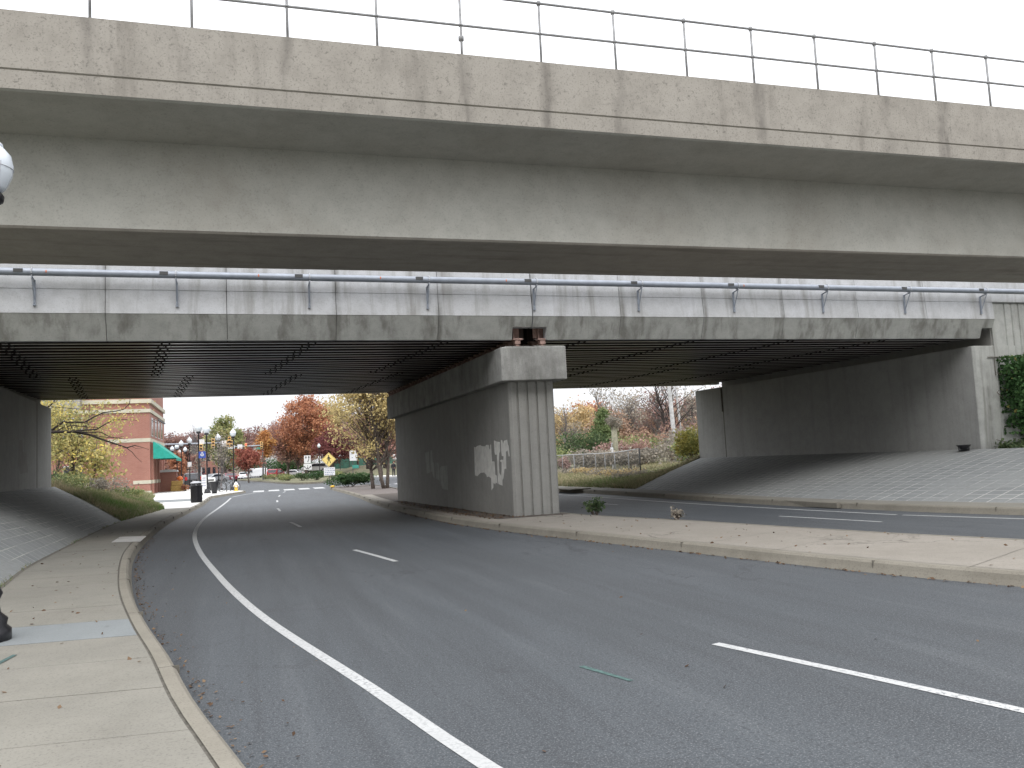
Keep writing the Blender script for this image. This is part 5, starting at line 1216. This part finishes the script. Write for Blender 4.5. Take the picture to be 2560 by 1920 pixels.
specs = [
 # name, label, mat, H, r, zc, rz, ncl, per, sig, leaf, tr, seed, bark, loc, shape
 ('broad_tree','tall green brown tree standing behind the lamp posts','olive',12.3,3.0,7.2,5.0,130,90,.55,.24,.28,10,'bark',(-2.4,170,0),'flame'),
 ('red_tree','small round red tree left of the white van','red',5.2,1.95,3.3,1.5,60,80,.33,.15,.10,11,'bark',(1.35,121,0),'round'),
 ('street_tree','small orange brown street tree under the awning tip','rust',4.2,1.1,2.7,1.4,50,70,.26,.13,.07,12,'bark_grey',(-6.95,109,.15),'round'),
 ('red_tree','small faint red tree behind the orange brown street tree','pink',4.6,1.1,3.0,1.3,35,60,.3,.15,.08,13,'bark_grey',(-9.0,124,.1),'round'),
 ('orange_tree','orange yellow tree beside the grey gable roof','orange',7.9,1.15,5.6,2.0,50,80,.35,.17,.12,14,'bark',(4.0,136,0),'flame'),
 ('maple','broad pink brown maple right of the orange yellow tree','pink',9.6,3.4,6.0,3.4,130,85,.5,.19,.25,15,'bark',(7.7,142,.2),'round'),
 ('maple','tall bright orange maple crown at the top of the view','rust',13.6,3.9,8.2,5.0,170,85,.55,.20,.25,16,'bark',(10.4,138,.2),'flame'),
 ('maple','dark red maple behind the lone globe lamp','dkred',7.6,3.0,4.6,2.9,110,85,.45,.18,.2,17,'bark',(13.9,132,.3),'round'),
 ('maple','second pink brown maple behind the lane arrow sign','mauve',9.0,3.3,5.4,3.4,120,80,.5,.19,.2,18,'bark',(10.0,152,.4),'round'),
 ('maple','red brown maple between the yellow trees and the dark red maple','pink',9.8,3.2,5.6,3.8,110,80,.5,.2,.2,19,'bark',(18.5,138,.7),'round'),
 ('maple','tall yellow green tree behind the orange maple','tan',13.5,3.2,8.8,4.4,110,80,.55,.21,.25,20,'bark',(15.4,148,.7),'round'),
 ('bare_tree','tall bare grey tree on the skyline left of the green brown tree','grey',16.5,3.2,10.5,5,70,0,.6,.2,.3,22,'bark_grey',(-10.5,230,0),'round'),
 ('street_tree','young bare grey street tree between the hydrant and the bin','grey',5.3,1.05,3.4,1.7,55,12,.3,.09,.08,23,'bark_grey',(-1.35,76.5,.15),'round'),
 ('street_tree','small bare street tree left of the lamp posts','grey',4.3,.8,2.6,1.2,40,8,.25,.08,.06,24,'bark_grey',(-3.25,78,.15),'round'),
]
for nm, lb, mt, H_, r, zc, rz, ncl, per, sig, lf, trr, sd_, bk, loc, sh in specs:
    tree(nm, lb, L[mt], H_, r, zc, rz, ncl, per, sig, lf, trr, sd_, bk, loc, shape=sh, skip_leaves=(per==0))
# background trees, copied from a few grown ones with their own leaf colours
protoA = tree('background_tree', 'mauve brown tree on the skyline right of the green brown tree', L['mauve'], 14, 4.6, 8.5, 5.5, 120, 75, .75, .33, .3, 31, 'bark_grey', (8.5,235,0), group='trees on the far skyline')
protoB = tree('background_tree', 'rusty rounded tree on the far right skyline', L['rust'], 9.5, 4.0, 5.6, 4.0, 110, 75, .65, .26, .2, 32, 'bark_grey', (52,118,.5), group='trees on the far skyline')
protoC = tree('background_tree', 'sparse bare crowned tree on the right skyline', L['grey'], 11, 3.6, 7.0, 3.8, 90, 16, .6, .17, .2, 33, 'bark_grey', (60,122,.5), group='trees on the far skyline')
colnames = dict(mauve='mauve brown', rust='rusty orange', tan='tan yellow', olive='olive green', pink='red brown', grey='grey', orange='orange', dkred='dark red', ygreen='mustard', dull='dull brown', dullpink='faded pink brown')
def place(pr_, x, y, s, mt, where, z=.1):
    o = dup(pr_, (x,y,z), random.uniform(0,6.28), s if hasattr(s,'__len__') else (s*random.uniform(.92,1.1),s*random.uniform(.92,1.1),s))
    for c in child(o,'crown'): set_mat(c, L[mt])
    o['label'] = '%s tree %s' % (colnames[mt], where); return o
for x, y, s, mt, wh in [
 (-26,250,.95,'grey','far left on the skyline just above the awning'),(-19,245,.92,'mauve','on the skyline left of the tall bare tree'),(-14,255,.95,'mauve','behind the tall bare tree on the skyline'),(-8,240,.92,'mauve','on the skyline just left of the green brown tree'),
 (1.5,250,.98,'mauve','peeking over the right shoulder of the green brown tree'),(14.5,262,1.18,'pink','highest of the hazy skyline group above the gable roof'),(20,250,1.0,'tan','on the skyline right of the gable roof'),(26,245,.85,'mauve','on the skyline behind the pink brown maple'),
 (4.5,225,.72,'mauve','just left of the grey gable roof'),(10.2,222,.62,'pink','just right of the grey gable roof'),(-3.0,215,.42,'dkred','low behind the small bare street tree'),(-8,205,.45,'pink','low behind the distant cars'),
 (32,240,.9,'rust','behind the tall orange maple'),(40,235,.9,'pink','hidden partly by the yellow median tree'),(47,240,.95,'mauve','beside the left edge of the pier')]:
    place(protoA, x, y, s, mt, wh)
for x, y, s, mt, wh in [
 (39,112,.92,'tan','seen just right of the pier edge'),(43.5,118,.95,'tan','second right of the pier, above the conifer'),(47.5,113,.90,'tan','behind the conifer top'),(46,100,.72,'dull','behind the utility pole top'),
 (50.5,104,.68,'dullpink','low and red, centred in the right opening'),(55,108,.78,'dull','left of the dark forked tree'),(58.5,112,.84,'dullpink','behind the dark forked tree'),(63,116,.86,'dull','behind the thick pale trunk'),(67.5,118,.98,'dullpink','between the two pale trunks'),(73,122,1.08,'dull','just left of the right abutment'),(79,124,1.12,'mauve','touching the right abutment edge'),
 (36,98,.55,'tan','low at the left edge of the right opening')]:
    place(protoB, x, y, s, mt, wh, .4)
for x, y, s, mt, wh in [(49,100,.98,'grey','with thin crown right of the utility pole'),(54.5,102,1.05,'mauve','with open twiggy crown in the right opening'),(58.5,100,1.0,'grey','with twigs against the sky left of the forked tree'),(69,108,1.15,'dullpink','with thin red crown near the abutment top'),(37,90,.55,'grey','with bare grey limbs just right of the pier')]:
    place(protoC, x, y, s, mt, wh, .4)
# the nearer trees in the right opening
tree('bare_tree', 'bare grey branching tree at the pier side of the right opening', L['tan'], 8.6, 2.4, 5.6, 2.9, 40, 8, .4, .12, .16, 41, 'bark_grey', (33.9,85,.3), stems=[(0,0,0,0)])
tree('forked_tree', 'dark forked tree with crooked limbs near the thick pale trunk', L['grey'], 13, 4.2, 7.6, 4.6, 38, 14, .5, .14, .17, 42, 'bark_dk', (41.0,75,.4), stems=[(.3,0,-1.8,0),(.3,0,.6,0)], limb_r=.42)
tree('leaning_tree', 'slim leaning dark tree right of the utility pole', L['grey'], 9.5, 1.9, 6.4, 2.8, 34, 22, .4, .12, .13, 43, 'bark_grey', (35.0,76,.4), stems=[(.6,0,-2.0,0)])
tree('conifer', 'pointed green conifer in the middle of the right opening', L['cgreen'], 5.5, 1.9, 3.0, 2.4, 130, 90, .22, .12, .12, 44, 'bark', (32.6,72,.3), shape='cone', fork=.1)
bl_ = [((30.2,70,.3),6,3.0,3.6,'green','rounded green thicket left of the conifer',51),((33.0,73,.3),5,2.5,3.2,'dkgreen','darker green thicket under the conifer',52),((28.2,74,.3),5,2.5,2.6,'olive','olive thicket beside the pier edge',53),
 ((31.5,66,.3),5,2.5,2.5,'dullpink','reddish low thicket right of the utility pole',54),((33.5,68,.3),5,3,2.9,'olive','grey green thicket behind the fence corner',55),((36,70,.4),6,3,3.6,'dull','brownish orange thicket below the leaning tree',56),((38.5,66,.5),6,3,3.2,'grey','dry grey brush below the thick pale trunk',57),
 ((33.0,56,.5),6,3,2.3,'grey','tangled dry brush on the right bank',58),((30.5,50.5,.6),5,3,2.0,'olive','olive brush at the top of the right bank',59),((41,72,.5),6,3,4.0,'mauve','mauve brush between the pale trunks',60),((44,74,.5),5,3,4.6,'dull','rust coloured brush by the right abutment',61),
 ((26.3,61,.3),6,2.5,1.7,'grey','grey brush behind the middle of the fence',62),((24.8,68,.3),6,2.5,2.3,'olive','dull brush behind the left end of the fence',63),((26.5,54,.4),5,2,1.5,'grey','dry brush behind the right part of the fence',64)]
for loc, w_, d_, h_, mt, lb, sd_ in bl_:
    bush('thicket', lb, L[mt], w_, d_, h_, 2600, .13, loc, sd_, 'bushes', 'thickets behind the fence')
bush('yellow_shrub', 'mustard yellow shrub against the end of the right abutment', L['ygreen'], 2.0,1.8,1.75, 3000, .08, (22.75,38.9,1.0), 71, 'shrub')
bush('dry_shrub', 'pinkish brown dead shrub behind the left end of the fence', L['dullpink'], 1.0,.8,1.3, 700, .09, (23.9,60.5,.3), 72, 'shrub')
for loc, w_, h_, mt, lb, sd_ in [((5.6,104,.19),2.2,.8,'olive','low flowering clump at the left tip of the island',81),((7.0,100,.19),2.4,.9,'green','green clump with yellow flowers on the island',82),((8.4,98,.19),2.6,1.1,'dkgreen','dark green shrub below the lane arrow sign',83),((10.2,97,.19),2.4,1.0,'olive','rounded shrub right of the lane arrow sign',84),((5.2,124,.19),3.5,.9,'olive','long low planting before the red car',85)]:
    bush('island_shrub', lb, L[mt], w_, 1.8, h_, 1300, .085, loc, sd_, 'shrub', 'shrubs on the island')
for i, (x,y,w_,h_,mt) in enumerate([(5.5,197.5,13,4.2,'dkgreen'),(9.5,163,7,3.0,'dkgreen'),(14,160,6,2.6,'dkgreen'),(-8,150,6,1.8,'dkred')]):
    bush('evergreen_hedge', ['dark evergreen mass behind the white van and red car','dark evergreen mass behind the lane arrow sign','dark evergreen mass behind the white car on the rise','low dark red bushes behind the distant left cars'][i], L[mt], w_, 3, h_, 2600, .20, (x,y,.2), 90+i, 'hedge')
for i, (x,y) in enumerate([(17.8,122),(20.6,124),(24.0,126)]):
    tree('park_tree', ['left','middle','right'][i]+' dark trunked tree on the grass rise behind the yellow trees', L[['dullpink','tan','dull'][i]], 9, 2.9, 6.2, 3.0, 70, 70, .5, .19, .22, 95+i, 'bark_dk', (x,y,1.2), group='trees on the grass rise')

for loc, w_, d_, h_, mt, lb, sd_ in [((-7.4,41.0,1.0),2.2,2.0,1.0,'olive','grey green scrub right beside the end of the left abutment',111),((-6.4,44.5,.8),2.4,2.0,.85,'grey','dry grey scrub in the middle of the left bank',112),((-5.6,49.5,.4),2.2,2.0,.7,'olive','low olive scrub where the bank meets the pale plaza',113),((-8.6,46.5,1.0),2.6,2.0,1.1,'green','leafy green scrub under the saplings',114)]:
    bush('scrub', lb, L[mt], w_, d_, h_, 1500, .07, loc, sd_, 'bushes', 'scrub on the left bank')
for k_, (x_,y_) in enumerate([(18.4,37.6),(19.9,42.2),(21.0,46.5),(22.0,51.0),(22.6,56.0)]):
    bush('weed_clump', ['straw coloured weeds at the near end post of the fence','straw coloured weeds below the second fence bay','brown weeds below the middle of the fence','brown weeds in front of the far fence bays','dry weeds at the pier end of the fence'][k_], L['tan' if k_%2 else 'grey'], 2.6,1.2,.5, 700, .06, (x_,y_,.28), 120+k_, 'weeds', 'weeds along the fence')
# ================================================================== IVY
def ivy(name, label, parts, mat, leaf, tint_=(.1,.95)):
    t = thing(name, label, 'ivy', parts[0][0]); ps = []; T = MB()
    for (c, s, n_) in parts:
        p = np.array(c)+np.clip(RNG.normal(size=(n_,3))*1.15,-1.75,1.75)*np.array(s)*.5; ps.append(p)
    ps = np.concatenate(ps); ps[:,1] = np.minimum(ps[:,1], 20.40); base = np.array(parts[0][0])
    ti = .45+RNG.normal(size=len(ps))*.2+.25*(20.1-ps[:,1]); ti[RNG.random(len(ps))<.012] = 1
    for _ in range(26):
        a = np.array(parts[random.randrange(len(parts))][0])+RNG.normal(size=3)*np.array([.3,.0,.4]); a[1]=20.36
        T.tube([a-base, a-base+RNG.normal(size=3)*np.array([.3,.02,.4]), a-base+RNG.normal(size=3)*np.array([.4,.02,.6])], .012, 4)
    T.build('vine_stem', M['bark'], t, world=False)
    quads('leaves', ps-base, leaf, mat, ti, t, elong=1.2); return t
ivy('ivy', 'dense green ivy climbing the wing wall at the right edge', [((24.6,20.15,3.2),(1.7,.45,1.0),2600),((24.0,20.1,2.7),(1.0,.45,1.2),1500),((25.4,20.1,2.4),(1.8,.5,1.8),2600),((24.9,20.2,1.7),(1.3,.4,1.0),1300),((23.55,20.2,3.35),(.5,.3,.5),260),((24.2,20.25,3.85),(1.2,.15,.25),240),((23.35,20.3,2.0),(.25,.15,.2),70)], L['ivy'], .095)
ct = thing('ground_ivy', 'bright low ivy creeping along the top edge of the right slope', 'ivy', (24,19.7,1.2))
p = np.stack([RNG.uniform(22.5,27,2400), 20.35-np.abs(RNG.normal(size=2400))*.55, 1.19+np.abs(RNG.normal(size=2400))*.10],1); p[:,2] -= np.clip(20.0-p[:,1],0,2)*.02
quads('leaves', p-np.array([24,19.7,1.2]), .085, L['green'], .5+RNG.normal(size=2400)*.25, ct, elong=1.2)
bush('weed', 'small green weed growing beside the far side of the pier base', L['green'], .55,.4,.42, 260, .06, (8.45,19.4,.1), 101, 'weed', 'weeds on the median')
bush('weed', 'small dry weed on the far edge of the median', L['grey'], .32,.3,.26, 160, .045, (8.98,16.3,.15), 102, 'weed', 'weeds on the median')

# ================================================================== GRASS, LEAVES
def surf_pts(A, B, n):      # random points between two polylines of (x,y,z)
    A = np.array(A, float); B = np.array(B, float); i = RNG.uniform(0, len(A)-1.001, n); k = i.astype(int); f = (i-k)[:,None]; t = RNG.random(n)[:,None]
    return (A[k]*(1-f)+A[k+1]*f)*(1-t)+(B[k]*(1-f)+B[k+1]*f)*t
LBk3 = [(x,y,.14) for x,y in LBk]; LMid = [((x*.5+a*.5),(y*.5+b*.5),.14+(z-.14)*.6) for (x,y),(a,b),z in zip(LBk,tx,tz)]; LTop = [(a,b,z) for (a,b),z in zip(tx,tz)]; LFar = [(-14,b,z+.2) for (a,b),z in zip(tx,tz)]
P1 = np.concatenate([surf_pts(LBk3,LMid,16000), surf_pts(LMid,LTop,14000), surf_pts(LTop,LFar,14000)]); n_ = len(P1)
hh_ = .12+.16*(P1[:,0]<-5.0)*RNG.random(n_)+.25*((P1[:,0]<-6.8))*RNG.random(n_)
ti = .40+RNG.normal(size=n_)*.16+.30*np.clip((P1[:,0]*-1-4.5)/3,0,1)+.3*(np.sin(P1[:,1]*.9)*np.sin(P1[:,0]*1.7)); tag(blades('grass', P1, hh_, M['grass'], ti, .45, .018), 'long mixed green and straw grass on the left bank', 'grass', kind='stuff')
R3 = [(x,y,.14) for x,y in RBk]; RMid = [((x*.5+a*.5),(y*.5+b*.5),.14+(z-.14)*.45) for (x,y),(a,b),z in zip(RBk,rt,rz_)]; RTop = [(a,b,z) for (a,b),z in zip(rt,rz_)]
P2 = np.concatenate([surf_pts(R3[:6],RMid[:6],30000), surf_pts(RMid[:6],RTop[:6],22000), surf_pts(RTop[:6],[(a+9,b+3,z+.2) for a,b,z in RTop[:6]],14000)]); n_ = len(P2)
ti = .68+RNG.normal(size=n_)*.2-.30*np.clip(1-np.abs((P2[:,1]-37-(P2[:,0]-17)*1.2))/4.5,0,1); tag(blades('grass', P2, .07+.13*RNG.random(n_), M['grass'], ti, .6, .022), 'dry straw coloured grass and weeds on the right verge', 'grass', kind='stuff')
# weeds in the slope joint
yj = RNG.uniform(9,31,900); P3 = np.array([[*(at_y(LB,y)-np.array([.02+RNG.normal()*.03,0])),.15] for y in yj]); k_ = (np.sin(P3[:,1]*2.3)+np.sin(P3[:,1]*.9))>.2
tag(blades('weeds', P3[k_], .05, M['grass'], .5+RNG.normal(size=k_.sum())*.3, .8, .006), 'tiny weeds growing in the dirt joint at the slope foot', 'weeds', kind='stuff')
# fallen leaves: along the curbs, on the median and on the pavements
def litter(P_, size, lab):
    P_ = np.array(P_); o = quads('fallen_leaves', P_, size, L['litter'], RNG.random(len(P_)), flatness=.35, elong=1.5); return tag(o, lab, 'leaves', kind='stuff')
pp = []
for _ in range(520):
    y = RNG.uniform(3.5,24); p = at_y(LC,y); d = abs(RNG.normal())*.07+.01
    if RNG.random() < .15: d += abs(RNG.normal())*.45
    pp.append((p[0]+d+.02,p[1],.012))
litter(pp, .022, 'brown leaves and grit gathered along the left curb')
pp = []
for _ in range(420):
    y = RNG.uniform(6,30); p = at_y(MC,y); pp.append((p[0]-abs(RNG.normal())*.07-.02,p[1],.012))
for _ in range(110):
    y = RNG.uniform(5,20); a = at_y(MCi,y); b = at_y(MRi,y); t_ = RNG.random(); pp.append((a[0]*(1-t_)+b[0]*t_,y,.158))
for _ in range(1500):
    y = RNG.uniform(20.2,33); a = at_y(MCi,y); pp.append((a[0]+.25+RNG.random()*1.1,y,.162))
litter(pp, .034, 'dead leaves scattered on the median and along its curb')
pp = []
for _ in range(120):
    y = RNG.uniform(3,26); a = at_y(swi,y); b = at_y(LB,y); t_ = RNG.random(); pp.append((a[0]*(1-t_)+b[0]*t_,y,.156))
for _ in range(16): pp.append((RNG.uniform(-.3,6), RNG.uniform(4,16), .008))
litter(pp, .030, 'a few dead leaves scattered on the left pavement and road')
